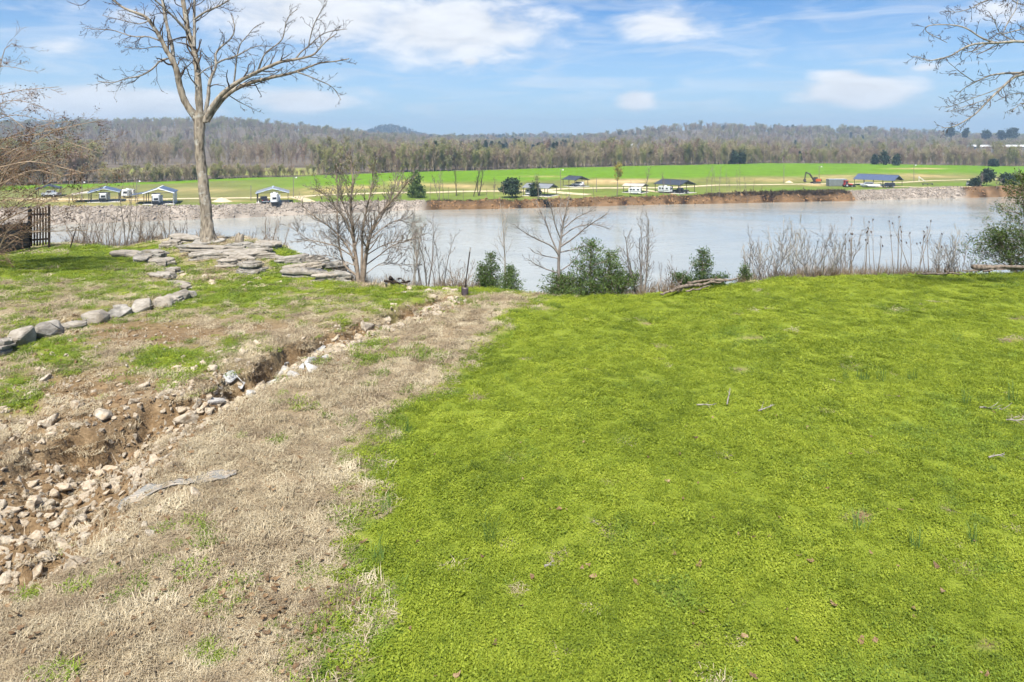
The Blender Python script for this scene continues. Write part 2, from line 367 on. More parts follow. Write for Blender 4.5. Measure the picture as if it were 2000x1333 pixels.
HILLS = [(-900, 1500, 500, 420, 40), (-520, 1300, 230, 330, 22), (-1700, 1900, 600, 600, 30), (-250, 1900, 300, 300, 8), (-545, 3000, 130, 260, 60), (-430, 3050, 200, 200, 14), (150, 2400, 600, 350, 21), (430, 1650, 230, 300, 34), (820, 1750, 300, 330, 29), (1250, 2000, 420, 400, 14), (1900, 2300, 600, 500, 8), (-60, 2900, 260, 250, 20)]
def Hfar(x, y):
    x = np.asarray(x, float); y = np.asarray(y, float)
    d = y-Yshore(x)+fbm(x, x*0+y*.15, .12, 3, 7)*1.6
    top = np.interp(x, _t[:, 0], _t[:, 1]); rr = riprap(x)
    wid = 2.0+3.2*rr
    z = np.where(d < 0, WATER_Z+np.maximum(d*.25, -3), WATER_Z+(top-WATER_Z)*sstep(d*.82+.18*wid*(d > 0), 0, wid)**(.75))
    z = z+(1-rr)*sstep(d, .3, 1.)*sstep(d, wid+1.5, wid)*(fbm(x, y, .22, 3, 8)*.8+fbm(x, y, 1.1, 5, 9)*.9)
    f = sstep(d, 8, 60); base = -13.0+fbm(x, y, .01, 3, 3)*.7*sstep(d, 10, 60)
    z = np.where(d > wid, top*(1-f)+base*f, z)
    for hx, hy, sx, sy, h in HILLS: z = z+h*np.exp(-((x-hx)/sx)**2-((y-hy)/sy)**2)*sstep(y, 420, 900)
    return z
def GF(px, py):
    d = ray(px, py); z = -13.3
    for k in range(14):
        t = (z-CAMZ)/d[2]; z = .5*z+.5*float(Hfar(d[0]*t, d[1]*t))
    t = (z-CAMZ)/d[2]; return np.array([d[0]*t, d[1]*t, float(Hfar(d[0]*t, d[1]*t))])
TANS = [(950, 366, 80, 4, .5), (700, 366, 60, 4, .5), (1300, 352, 70, 4, .4), (1480, 352, 70, 5, .35), (380, 372, 80, 5, .35), (1060, 345, 60, 2, .3), (618, 373, 60, 6, 1), (790, 357, 34, 5, .9), (560, 385, 60, 5, .35), (1195, 356, 60, 5, .9), (1010, 375, 40, 4, .3), (1650, 349, 110, 5, .65), (1610, 361, 36, 3, 1.0), (262, 391, 45, 7, 1.0), (100, 391, 60, 4, .9), (180, 402, 90, 4, .8), (860, 362, 60, 3, .5), (1085, 383, 90, 4, .5), (1770, 344, 120, 6, .4), (1440, 375, 50, 5, .35), (1790, 330, 50, 1.5, .9), (440, 393, 60, 2, .5), (1830, 372, 60, 3, .5)]
def far_colour(x, y, z):
    px, py = pix(x, y, z); n = fbm(x, y, .05, 4, 2); n2 = fbm(x, y, .4, 3, 4)
    C = lambda *c: np.array(c)[None, :]
    d = y-Yshore(x); fe = Yfield(x); fr = np.clip((fe-y)/np.maximum(fe-Yshore(x), 1), 0, 1)     # 1 shore .. 0 wood edge
    bright = C(.115, .215, .012); olive = C(.15, .165, .045); lawn = C(.12, .19, .025); tan = C(.46, .33, .16)
    k = sstep(fr+n*.10, .70, .52)[:, None]            # the far strip of young wheat
    c = olive*(1-k)+bright*k
    k = (sstep(d, 34, 18)*(.65+.6*n))[:, None].clip(0, 1); c = c*(1-k)+lawn*k
    lf = sstep(px, 700, 380)[:, None]*sstep(fr+.4*n, .05, .3)[:, None]*(.85-.5*sstep(d, 22, 10))[:, None]; c = c*(1-lf)+C(.17, .165, .065)*lf
    tn = np.clip(blobs(TANS, px, py)*(1+1.2*n+.6*n2), 0, 1)[:, None]; c = c*(1-tn)+tan*tn
    rr = riprap(x)[:, None]; wid = 2.0+3.2*rr[:, 0]
    bank = sstep(d, wid+1.4, wid+.2)[:, None]
    clay = C(.145, .088, .046)*(1+1.5*n2[:, None]+.7*n[:, None]); dark = C(.075, .05, .03)
    up = (sstep(z+n2*1.4, -15.6, -14.6)*sstep(px, 1900, 1600))[:, None]; up = np.maximum(up*.75, (n2[:, None] > .28)*.6)
    clay = clay*(1-up)+dark*up
    stone = C(.25, .215, .18)*(1+.5*n2[:, None])
    c = c*(1-bank)+(clay*(1-rr)+stone*rr)*bank
    wood = sstep(y-fe+n*12, -2, 6)[:, None]
    wc = C(.13, .105, .08)*(1+.5*n[:, None]); c = c*(1-wood)+wc*wood
    clr = (sstep(px, 640, 590)*sstep(px, 180, 260)*sstep(y, 334, 346)*sstep(y, 440, 418))[:, None]
    c = c*(1-clr)+C(.24, .25, .07)*clr
    c = c*(1+.25*n2[:, None]); return np.clip(c, .01, .8)
def make_far():
    us = axis([(-3600, -900, 60), (-900, -260, 16), (-260, 330, 1.6), (330, 900, 12), (900, 3600, 60)])
    ds = axis([(-34, -2, 8), (-2, 7, .45), (7, 40, 1.8), (40, 330, 5), (330, 1000, 18), (1000, 3900, 45)])
    U, D = np.meshgrid(us, ds); x = U.ravel(); y = Yshore(x)+D.ravel(); z = Hfar(x, y)
    me = np_mesh('field', np.stack([x, y, z], 1), [grid_faces(len(us), len(ds))])
    c = far_colour(x, y, z); add_attr(me, 'tint', 'FLOAT_COLOR', np.concatenate([c, np.ones((len(c), 1))], 1))
    def b(t):
        p = pos(t); n = NOISE(t, p, .8, 6, .7); n2 = NOISE(t, p, .07, 5, .6)
        f = M(t, 'ADD', .55, M(t, 'ADD', M(t, 'MULTIPLY', n, .5), M(t, 'MULTIPLY', n2, .4)))
        v = N(t, 'ShaderNodeVectorMath', operation='SCALE'); t.links.new(ATTR(t, 'tint').outputs['Color'], v.inputs[0]); setin(t, v, 'Scale', f)
        return PBSDF(t, v.outputs[0], .95, 0, .05, n, .6, .3)
    tag(obj('field', me, mat('field_ground', b)), kind='structure')
make_far()
def make_water():
    x0, x1, y0, y1 = -900, 900, 26, 470
    me = np_mesh('river', [(x0, y0, WATER_Z), (x1, y0, WATER_Z), (x1, y1, WATER_Z), (x0, y1, WATER_Z)], [[(0, 1, 2, 3)]])
    def b(t):
        p = pos(t); mp = N(t, 'ShaderNodeMapping'); t.links.new(p, mp.inputs[0]); mp.inputs['Scale'].default_value = (.5, 1, 1); mp.inputs['Rotation'].default_value = (0, 0, R(12))
        n = NOISE(t, mp.outputs[0], 1.1, 5, .6, .5); n2 = NOISE(t, mp.outputs[0], .06, 3, .5, 1.0)
        h = M(t, 'ADD', M(t, 'MULTIPLY', n, RANGE(t, n2, .35, .65, .5, 1.2)), M(t, 'MULTIPLY', n2, .6))
        return PBSDF(t, MIX(t, RANGE(t, n2, .3, .7), (.27, .278, .25, 1), (.34, .345, .31, 1)), .10, 0, .5, h, .16, .35)
    m = mat('river_water', b)
    for n in m.node_tree.nodes:
        if n.type == 'BSDF_PRINCIPLED': n.inputs['IOR'].default_value = 1.34
    tag(obj('river', me, m), kind='structure')
make_water()
def strip(name, pts, w, m, dz=.05, G=None, Hh=None):
    P = np.array([(G or GF)(a, b)[:2] for a, b in pts]); L = np.concatenate([[0], np.cumsum(np.hypot(*np.diff(P, axis=0).T))])
    n = max(8, int(L[-1]/3)); s = np.linspace(0, L[-1], n); x = np.interp(s, L, P[:, 0]); y = np.interp(s, L, P[:, 1])
    tx, ty = np.gradient(x), np.gradient(y); q = np.hypot(tx, ty); nx, ny = -ty/q, tx/q
    ww = w*(1+.18*fbm(s, s*0, .09, 3, 5)); V = []
    for k in (-.5, -.17, .17, .5):
        xx, yy = x+nx*ww*k, y+ny*ww*k; V.append(np.stack([xx, yy, (Hh or Hfar)(xx, yy)+dz], 1))
    tag(obj(name, np_mesh(name, np.concatenate(V), [grid_faces(n, 4)]), m), kind='structure')
gravel = plain('pale_gravel', (.50, .42, .27), .95, 0, .2, .1, .6)
strip('gravel_road', [(330, 389), (400, 388), (480, 387), (560, 386), (640, 381), (760, 377), (900, 374.5), (1040, 373), (1105, 369), (1160, 368), (1240, 367), (1300, 367.5), (1400, 362), (1575, 360), (1680, 358.5), (1760, 357), (1820, 353.5), (1920, 351), (2050, 349)], 3.6, gravel)
strip('gravel_drive', [(575, 385), (590, 389), (606, 395)], 4.0, gravel, .07)
strip('gravel_drive', [(1060, 373), (1095, 377), (1150, 381)], 6.0, gravel, .07)
strip('gravel_drive', [(1235, 368), (1275, 374), (1320, 379)], 3.6, gravel, .07)
strip('gravel_drive', [(1700, 366), (1760, 365), (1820, 367), (1905, 365)], 3.2, gravel, .07)
strip('gravel_drive', [(40, 389), (110, 390), (200, 391), (330, 389.5)], 4.5, gravel, .07)

# ------------------------------------------------------------------ branch tubes and growth
def tubes(paths, sides=5):
    V = []; Q = []; n0 = 0; ang = np.linspace(0, 2*np.pi, sides, endpoint=False); ca, sa = np.cos(ang), np.sin(ang)
    for pts, rad in paths:
        P = np.asarray(pts, float); r = np.asarray(rad, float); n = len(P)
        T = np.gradient(P, axis=0); T /= np.linalg.norm(T, axis=1)[:, None]+1e-9
        m = T.mean(0); ref = np.eye(3)[np.argmin(np.abs(m))]
        U = np.cross(T, ref); U /= np.linalg.norm(U, axis=1)[:, None]+1e-9; W = np.cross(T, U)
        ring = P[:, None]+r[:, None, None]*(ca[None, :, None]*U[:, None]+sa[None, :, None]*W[:, None])
        V.append(ring.reshape(-1, 3))
        i = np.arange(n-1)[:, None]*sides+np.arange(sides)[None]; j = np.arange(n-1)[:, None]*sides+(np.arange(sides)[None]+1) % sides
        Q.append(np.stack([i, j, j+sides, i+sides], -1).reshape(-1, 4)+n0); n0 += n*sides
    if not V: return np.zeros((0, 3)), np.zeros((0, 4), int)
    return np.concatenate(V), np.concatenate(Q)
def tube_obj(name, paths, sides, m, parent, base=(0, 0, 0)):
    V, Q = tubes(paths, sides); o = obj(name, np_mesh(name, V-np.asarray(base)[None], [Q]), m, parent)
    if name in ('twigs', 'branches'): o['kind'] = 'stuff'
    return o
def unit(v): return v/(np.linalg.norm(v)+1e-9)
def limb(rg, p, d, L, r, nseg, wob=.12, up=0.0, tip=.3):
    P = [np.array(p, float)]; d = unit(np.array(d, float))
    for i in range(nseg):
        d = unit(d+rg.normal(0, wob, 3)+np.array([0, 0, up])); P.append(P[-1]+d*L/nseg)
    return np.array(P), np.linspace(r, r*tip, nseg+1)
def kids(rg, path, L, n, t0, t1, ang, out, lvl, maxl, cfg, rmin):
    P, rr = path
    for k in range(n):
        t = t0+(t1-t0)*(k+rg.random())/n; f = t*(len(P)-1); i = min(int(f), len(P)-2); q = P[i]+(P[i+1]-P[i])*(f-i)
        d = unit(P[i+1]-P[i]); a = unit(np.cross(d, rg.normal(0, 1, 3))); th = rg.uniform(*ang)
        nd = d*math.cos(th)+a*math.sin(th); rad = max(rr[i]*rg.uniform(*cfg.get('rr', (.26, .46))), rmin)
        ll = L*(1.1-.55*t)*rg.uniform(.6, 1.15)
        b = limb(rg, q, nd, ll, rad, cfg.get('seg', [6, 5, 4, 3])[min(lvl, 3)], cfg.get('wob', .13), cfg.get('up', .03), .35)
        out[lvl].append(b)
        if lvl+1 <= maxl:
            kids(rg, b, ll*cfg.get('rat', .5), max(2, int(cfg['n'][min(lvl+1, len(cfg['n'])-1)])), .2, 1.0, cfg.get('ang', (.4, .95)), out, lvl+1, maxl, cfg, rmin)
def levels(n=6): return [[] for _ in range(n)]
def cards(rg, P, n, spread, size, flat=0.0, droop=0.0, wd=.3):
    """n small leaf triangles-pairs about each of points P"""
    c = np.repeat(np.asarray(P), n, 0); m = len(c); c = c+rg.normal(0, 1, (m, 3))*spread
    a = rg.normal(0, 1, (m, 3)); a[:, 2] = a[:, 2]*(1-flat)-droop; a /= np.linalg.norm(a, axis=1)[:, None]
    b = np.cross(a, rg.normal(0, 1, (m, 3))); b /= np.linalg.norm(b, axis=1)[:, None]+1e-9
    s = size*rg.uniform(.6, 1.3, m)[:, None]
    V = np.stack([c, c+a*s*.5+b*s*wd, c+a*s, c+a*s*.5-b*s*wd], 1).reshape(-1, 3); i = np.arange(m)*4
    return V, np.stack([i, i+1, i+2, i+3], 1)

# ------------------------------------------------------------------ scattering (for grass, stones of the rip-rap, the far woods)
def protos(name, meshes):
    c = bpy.data.collections.new(name)
    for k, (me, m) in enumerate(meshes):
        if not me.materials: me.materials.append(m)
        o = bpy.data.objects.new('%s_%02d' % (name, k), me); c.objects.link(o)
    return c
def scatter(name, P, rot, scl, idx, coll, label, cat):
    me = np_mesh_points(name, P); add_attr(me, 'rotv', 'FLOAT_VECTOR', rot); add_attr(me, 'scl', 'FLOAT_VECTOR', scl); add_attr(me, 'pick', 'INT', idx)
    o = bpy.data.objects.new(name, me); COL.objects.link(o); tag(o, label, cat, None, 'stuff')
    g = bpy.data.node_groups.new(name, 'GeometryNodeTree')
    g.interface.new_socket('Geometry', in_out='INPUT', socket_type='NodeSocketGeometry'); g.interface.new_socket('Geometry', in_out='OUTPUT', socket_type='NodeSocketGeometry')
    gi = g.nodes.new('NodeGroupInput'); go = g.nodes.new('NodeGroupOutput'); ip = g.nodes.new('GeometryNodeInstanceOnPoints')
    ci = g.nodes.new('GeometryNodeCollectionInfo'); ci.inputs[0].default_value = coll; ci.inputs[1].default_value = True; ci.inputs[2].default_value = True
    def na(n, ty):
        a = g.nodes.new('GeometryNodeInputNamedAttribute'); a.data_type = ty; a.inputs[0].default_value = n; return a.outputs[0]
    g.links.new(gi.outputs[0], ip.inputs['Points']); g.links.new(ci.outputs[0], ip.inputs['Instance']); ip.inputs['Pick Instance'].default_value = True
    g.links.new(na('pick', 'INT'), ip.inputs['Instance Index']); g.links.new(na('rotv', 'FLOAT_VECTOR'), ip.inputs['Rotation']); g.links.new(na('scl', 'FLOAT_VECTOR'), ip.inputs['Scale'])
    g.links.new(ip.outputs[0], go.inputs[0]); md = o.modifiers.new('scatter', 'NODES'); md.node_group = g
    return o
def np_mesh_points(name, P):
    me = bpy.data.meshes.new(name); P = np.asarray(P, np.float32); me.vertices.add(len(P)); me.vertices.foreach_set('co', P.ravel()); me.update(); return me
def rotz_only(n, rg, tilt=0.0):
    r = rg.normal(0, tilt, (n, 3)) if tilt else np.zeros((n, 3)); r[:, 2] = rg.uniform(0, 6.283, n); return r

# ------------------------------------------------------------------ the far woods
def wood_tree(seed, bud=0.0, ever=False):
    rg = np.random.default_rng(seed); h = 14.0; out = levels()
    if ever:
        tr = limb(rg, (0, 0, 0), (0, 0, 1), h, .22, 6, .01); V, Q = tubes([tr], 4); P = []
        for k in range(150):
            t = rg.random()**.8; z = h*(.22+.78*t); rr = 2.9*(1-t)**.75*rg.uniform(.35, 1)+.15; a = rg.uniform(0, 6.28)
            P.append((rr*math.cos(a), rr*math.sin(a), z))
        cv, cq = cards(rg, np.array(P), 6, .35, .95, .3, .1)
        return np_mesh('evergreen', V, [Q], True), np_mesh('evergreen', cv, [cq], False)
    hh = h*rg.uniform(.42, .56); tr = limb(rg, (0, 0, 0), (0, 0, 1), hh, .20, 5, .04, .02, .75); out[0].append(tr)
    for k in range(5):
        a = rg.uniform(0, 6.28); b = limb(rg, tr[0][-1-(k % 2)], (.42*math.cos(a), .42*math.sin(a), 1), h*rg.uniform(.42, .55), .12, 5, .1, .05, .3); out[1].append(b)
        kids(rg, b, h*.22, 8, .1, 1, (.35, .9), out, 2, 2, {'n': [8], 'up': .08, 'rr': (.4, .6)}, .03)
    kids(rg, tr, h*.28, 12, .22, .98, (.6, 1.1), out, 2, 2, {'n': [8], 'up': .12, 'rr': (.4, .6)}, .03)
    V, Q = tubes(out[0]+out[1], 4); V2, Q2 = tubes(out[2], 3); Q2 = Q2+len(V)
    tips = np.concatenate([p[1:] for p, r in out[2]]); base = tips[rg.integers(0, len(tips), 1100)]
    d = rg.normal(0, 1, (1100, 3)); d[:, 2] = np.abs(d[:, 2])*.8+.25; d /= np.linalg.norm(d, axis=1)[:, None]; L = rg.uniform(.7, 1.7, 1100)[:, None]
    s = np.cross(d, rg.normal(0, 1, (1100, 3))); s /= np.linalg.norm(s, axis=1)[:, None]; w = .032
    TV = np.stack([base-s*w, base+s*w, base+d*L], 1).reshape(-1, 3); i = np.arange(1100)*3+len(V)+len(V2); TQ = np.stack([i, i+1, i+2], 1)
    me = np_mesh('bare_tree', np.concatenate([V, V2, TV]), [np.concatenate([Q, Q2]), TQ], True)
    if bud <= 0: return me, None
    cv, cq = cards(rg, tips[rg.integers(0, len(tips), int(420*bud))], 3, .4, .5)
    return me, np_mesh('buds', cv, [cq], False)
def woodm(name, stops, sc=.012):
    def b(t):
        n = NOISE(t, pos(t), sc, 3, .5); v = M(t, 'ADD', M(t, 'MULTIPLY', orand(t), .7), M(t, 'MULTIPLY', n, .45))
        return PBSDF(t, RAMP(t, v, stops), .9, 0, .1)
    return mat(name, b)
def merge(me, me2, m1, m2):
    """one mesh, two materials"""
    me.materials.append(m1)
    if me2 is None: return me
    b = bmesh.new(); b.from_mesh(me); n = len(b.faces); b.from_mesh(me2); b.faces.ensure_lookup_table()
    for f in b.faces[n:]: f.material_index = 1
    b.to_mesh(me); b.free(); me.materials.append(m2); bpy.data.meshes.remove(me2); return me
m_twig = woodm('winter_twigs', [(.15, (.14, .103, .073)), (.4, (.235, .182, .128)), (.6, (.295, .225, .16)), (.85, (.33, .285, .16))])
m_bud = leafy('spring_buds', [(.2, (.21, .23, .07)), (.5, (.29, .30, .09)), (.8, (.38, .34, .13))], .02, .3)
m_redbud = leafy('red_buds', [(.2, (.28, .18, .15)), (.5, (.34, .23, .19)), (.8, (.38, .28, .22))], .02, .3)
m_ever = leafy('pine_needles', [(.2, (.018, .034, .018)), (.5, (.032, .055, .026)), (.8, (.05, .075, .035))], .03, .15)
m_bark = barkm('wood_bark', (.10, .08, .065), (.26, .22, .19))
def make_woods():
    P = []
    for s, bud, ev, mb in ((1, 0, 0, None), (2, 0, 0, None), (3, 0, 0, None), (4, .8, 0, m_bud), (5, .5, 0, m_redbud), (6, 0, 0, None), (7, 0, 1, m_ever), (8, 0, 1, m_ever)):
        a, b = wood_tree(s, bud, bool(ev)); P.append((merge(a, b, m_twig if not ev else m_bark, mb), None))
    c = protos('wood_tree', P); rg = np.random.default_rng(99)
    X = []; Y = []
    # edge rows and the depth of the wood
    n = 2600; x = rg.uniform(-330, 520, n); y = Yfield(x)+rg.uniform(0, 26, n); X.append(x); Y.append(y)
    n = 5200; v = rg.random(n)**1.25; yy = 300+v*1300; x = rg.uniform(-.92, .92, n)*yy*1.02; X.append(x); Y.append(yy)
    n = 9000; yy = 900+rg.random(n)*1500; x = rg.uniform(-.9, .9, n)*yy; X.append(x); Y.append(yy)
    n = 3200; yy = 2200+rg.random(n)*1100; x = rg.uniform(-.85, .85, n)*yy; X.append(x); Y.append(yy)
    X.append(rg.normal(-545, 150, 1500)); Y.append(rg.normal(2850, 90, 1500)); x = np.concatenate(X); y = np.concatenate(Y); k = y > Yfield(x)-1; x, y = x[k], y[k]
    px, py = pix(x, y, -13.0)
    strip_ = (px < 620) & (px > 200) & (y > 334) & (y < 420); low = (px < 640) & (y < 334) & (px > 180)
    glass = (np.abs(px-1215) < 34) & (y > 900) & (y < 1250) | (px > 1895) & (y > 760) & (y < 905)
    k = ~(strip_ | glass); x, y, low, px = x[k], y[k], low[k], px[k]
    z = Hfar(x, y)-.15; n = len(x)
    idx = rg.choice([0, 1, 2, 5], n); u = rg.random(n); n1 = fbm(x, y, .012, 3, 44); n2 = fbm(x, y, .006, 3, 45)
    idx = np.where(u+n1*.5 > .77-.2*np.exp(-((px-800)/230)**2)*(y < 700), 3, idx); idx = np.where((u+n1*.5 < .10), 4, idx)
    pine = (fbm(x, y, .02, 3, 46)+rg.normal(0, .18, n)) > .70
    pine |= (np.abs(px-1020) < 95+rg.normal(0, 18, n)) & (y > 560) & (y < 860)
    pine |= (np.abs(px-745) < 90) & (y > 2500) & (rg.random(n) < .75)
    pine |= (y > 1700) & (rg.random(n) < .22); pine &= (y > Yfield(x)+30) | (rg.random(n) < .35)
    idx = np.where(pine, rg.choice([6, 7], n), idx)
    sc = rg.uniform(.6, 1.2, n)*(1+.35*fbm(x, y, .03, 3, 47))*np.where(low, .38, 1.0); sc = np.where((px > 1520) & (y < 700), sc*.82, sc); sc = np.where(~low & (y < Yfield(x)+70), sc*rg.uniform(.55, 1.0, n), sc)
    far = sstep(y, 1000, 1800)*sstep(y, 2750, 2400); sc = sc*(1+.15*far); wide = rg.uniform(.85, 1.2, n)*np.where(low, 1.5, 1)*(1+.6*far)
    scl = np.stack([sc*wide, sc*wide, sc], 1)
    scatter('woodland', np.stack([x, y, z], 1), rotz_only(n, rg, .03), scl, idx, c, 'leafless grey brown woodland covering the plain and hills beyond the green field', 'woodland')
make_woods()
# ------------------------------------------------------------------ grass of the near bank
def blades(seed, n, rad, h, w, lean, flat=0.0):
    rg = np.random.default_rng(seed); a = rg.uniform(0, 6.283, n); r = rad*np.sqrt(rg.random(n)); c = np.stack([r*np.cos(a), r*np.sin(a), np.full(n, -.01)], 1)
    th = rg.uniform(0, 6.283, n); d = np.stack([np.cos(th), np.sin(th), np.zeros(n)], 1); s = np.stack([-np.sin(th), np.cos(th), np.zeros(n)], 1)
    hh = h*rg.uniform(.45, 1.25, n); le = lean*rg.uniform(.3, 1.3, n); ww = w*rg.uniform(.7, 1.3, n)
    up = np.array([0, 0, 1.])
    b0 = c-s*ww[:, None]; b1 = c+s*ww[:, None]
    m = c+d*(hh*le*.35)[:, None]+up*(hh*(.62-.35*flat))[:, None]; m0 = m-s*(ww*.8)[:, None]; m1 = m+s*(ww*.8)[:, None]
    t = c+d*(hh*le)[:, None]+up*(hh*(1-flat)*rg.uniform(.7, 1.05, n))[:, None]
    V = np.stack([b0, b1, m1, m0, t], 1).reshape(-1, 3); i = np.arange(n)*5
    return np_mesh('tuft', V, [np.stack([i, i+1, i+2, i+3], 1), np.stack([i+3, i+2, i+4], 1)], False)
def turf(seed, nl, nb, rad, h, size):
    """low broad-leaved turf: small leaves at all heights with a few blades between"""
    rg = np.random.default_rng(seed); a = rg.uniform(0, 6.283, nl); r = rad*np.sqrt(rg.random(nl)); c = np.stack([r*np.cos(a), r*np.sin(a), h*rg.random(nl)**.8], 1)
    d = rg.normal(0, 1, (nl, 3)); d[:, 2] *= .4; d /= np.linalg.norm(d, axis=1)[:, None]; b = np.cross(d, np.array([0, 0, 1.])+rg.normal(0, .35, (nl, 3))); b /= np.linalg.norm(b, axis=1)[:, None]+1e-9
    s = size*rg.uniform(.6, 1.4, nl)[:, None]; V = np.stack([c, c+d*s*.5+b*s*.26, c+d*s, c+d*s*.5-b*s*.26], 1).reshape(-1, 3); i = np.arange(nl)*4
    me = np_mesh('turf', V, [np.stack([i, i+1, i+2, i+3], 1)], False); bm = bmesh.new(); bm.from_mesh(me); t = blades(seed+50, nb, rad, h*1.5, .0035, 1.2, .15); bm.from_mesh(t); bm.to_mesh(me); bm.free(); bpy.data.meshes.remove(t); return me
m_lawn = leafy('lawn_blades', [(.06, (.10, .15, .018)), (.30, (.245, .312, .03)), (.55, (.355, .415, .045)), (.80, (.49, .52, .08)), (.97, (.62, .61, .16))], .55, .46)
m_dark = leafy('cool_grass_blades', [(.2, (.13, .19, .03)), (.5, (.235, .32, .035)), (.8, (.34, .41, .06))], 1.2, .35)
m_straw = leafy('dry_grass_blades', [(.15, (.24, .18, .115)), (.4, (.46, .38, .25)), (.62, (.60, .52, .365)), (.85, (.72, .65, .50))], 1.1, .25)
m_leaf = leafy('dead_leaves', [(.2, (.10, .06, .03)), (.5, (.26, .165, .085)), (.8, (.46, .36, .22))], 9, .2)
def make_grass():
    rg = np.random.default_rng(5)
    P = [(turf(1, 110, 34, .13, .040, .022), m_lawn), (turf(2, 120, 24, .13, .032, .026), m_lawn), (turf(3, 80, 56, .13, .046, .020), m_lawn), (turf(4, 90, 50, .13, .042, .022), m_dark),
         (blades(5, 110, .14, .065, .003, 1.6, .55), m_straw), (blades(6, 110, .14, .055, .0032, 2.0, .7), m_straw), (blades(7, 80, .14, .09, .0028, 1.0, .3), m_straw)]
    c = protos('grass_tuft', P); A = []
    for y0, y1, den, sc in ((5.0, 8, 105, 1.0), (8, 12, 75, 1.08), (12, 17, 46, 1.25), (17, 23, 27, 1.5), (23, 36, 17, 1.8)):
        w0, w1 = -.86*y1-1.5, .86*y1+1.5
        n = int((y1-y0)*(w1-w0)*den); x = rg.uniform(w0, w1, n); y = rg.uniform(y0, y1, n); A.append(np.stack([x, y, np.full(n, sc)], 1))
    A = np.concatenate(A); x, y, sc = A.T; k = (np.abs(x) < .83*y+2.2) & (y < Yedge(x)+.9); x, y, sc = x[k], y[k], sc[k]
    g, d, gu = masks(x, y); z = H(x, y); n = len(x); u = rg.random(n)
    px, py = pix(x, y, 0)
    green = u < g*1.05
    bare = np.clip(blobs(BARE, px, py), 0, 1)
    keep = np.where(green, rg.random(n) < 1-gu*.95-bare*.8, rg.random(n) < (1-d*.9)*(.9+.4*fbm(x, y, 1.5, 3, 7)))
    stones = 0
    idx = np.where(green, rg.choice([0, 0, 1, 1, 2], n), rg.choice([4, 4, 5, 5, 6], n))
    cool = green & ((fbm(x, y, .35, 3, 91)+rg.normal(0, .16, n) > .46) | ((g < .97) & (rg.random(n) < .5)) | ((px < 640) & (rg.random(n) < .55)))
    idx = np.where(cool, 3, idx); mixin = green & (rg.random(n) < .005); idx = np.where(mixin, 5, idx)
    idx = np.where(~green & (fbm(x, y, .5, 3, 95)+rg.normal(0, .25, n) > .56), 3, idx); s = sc*rg.uniform(.7, 1.25, n)*(1+.35*fbm(x, y, .7, 3, 93))*np.where(green, 1, 1.15); hz = np.where(y > 17, .75, 1.0)
    scl = np.stack([s, s, s*hz*rg.uniform(.75, 1.25, n)], 1); k = keep; rot = rotz_only(n, rg, .12)
    P3 = np.stack([x, y, z], 1)
    gm = k & (idx <= 3); dm = k & (idx > 3)
    scatter('lawn_grass', P3[gm], rot[gm], scl[gm], idx[gm], c, 'short bright green spring grass covering the lawn above the river', 'grass')
    scatter('dry_grass', P3[dm], rot[dm], scl[dm], idx[dm], c, 'straw coloured dormant grass along the washed out gully', 'grass')
make_grass()
# ------------------------------------------------------------------ stones
m_lime = stonem('grey_limestone', (.10, .092, .078), (.38, .355, .315), 3.2, (.20, .17, .125))
m_pale = stonem('pale_limestone', (.22, .18, .13), (.53, .465, .37), 4, (.29, .20, .115), False)
m_white = stonem('white_quarry_stone', (.27, .265, .255), (.52, .52, .51), 4, None, False)
m_rip = stonem('riprap_stone', (.11, .095, .08), (.36, .315, .27), 1.2, None, False)
def hull_rock(seed, sx=1, sy=1, sz=1, n=16, bev=.06, sub=0):
    rg = np.random.default_rng(seed); b = bmesh.new(); p = rg.uniform(-1, 1, (n, 3)); p = p/np.maximum(1, (np.abs(p)**2.6).sum(1)**(1/2.6))[:, None]
    for q in p: b.verts.new((q[0]*sx*.5, q[1]*sy*.5, q[2]*sz*.5))
    r = bmesh.ops.convex_hull(b, input=b.verts[:])
    bmesh.ops.delete(b, geom=[v for v in b.verts if not v.link_faces], context='VERTS')
    if bev: bmesh.ops.bevel(b, geom=b.edges[:], offset=bev*min(sx, sy, sz), segments=1, affect='EDGES', profile=.6)
    me = bpy.data.meshes.new('stone'); b.to_mesh(me); b.free(); return me
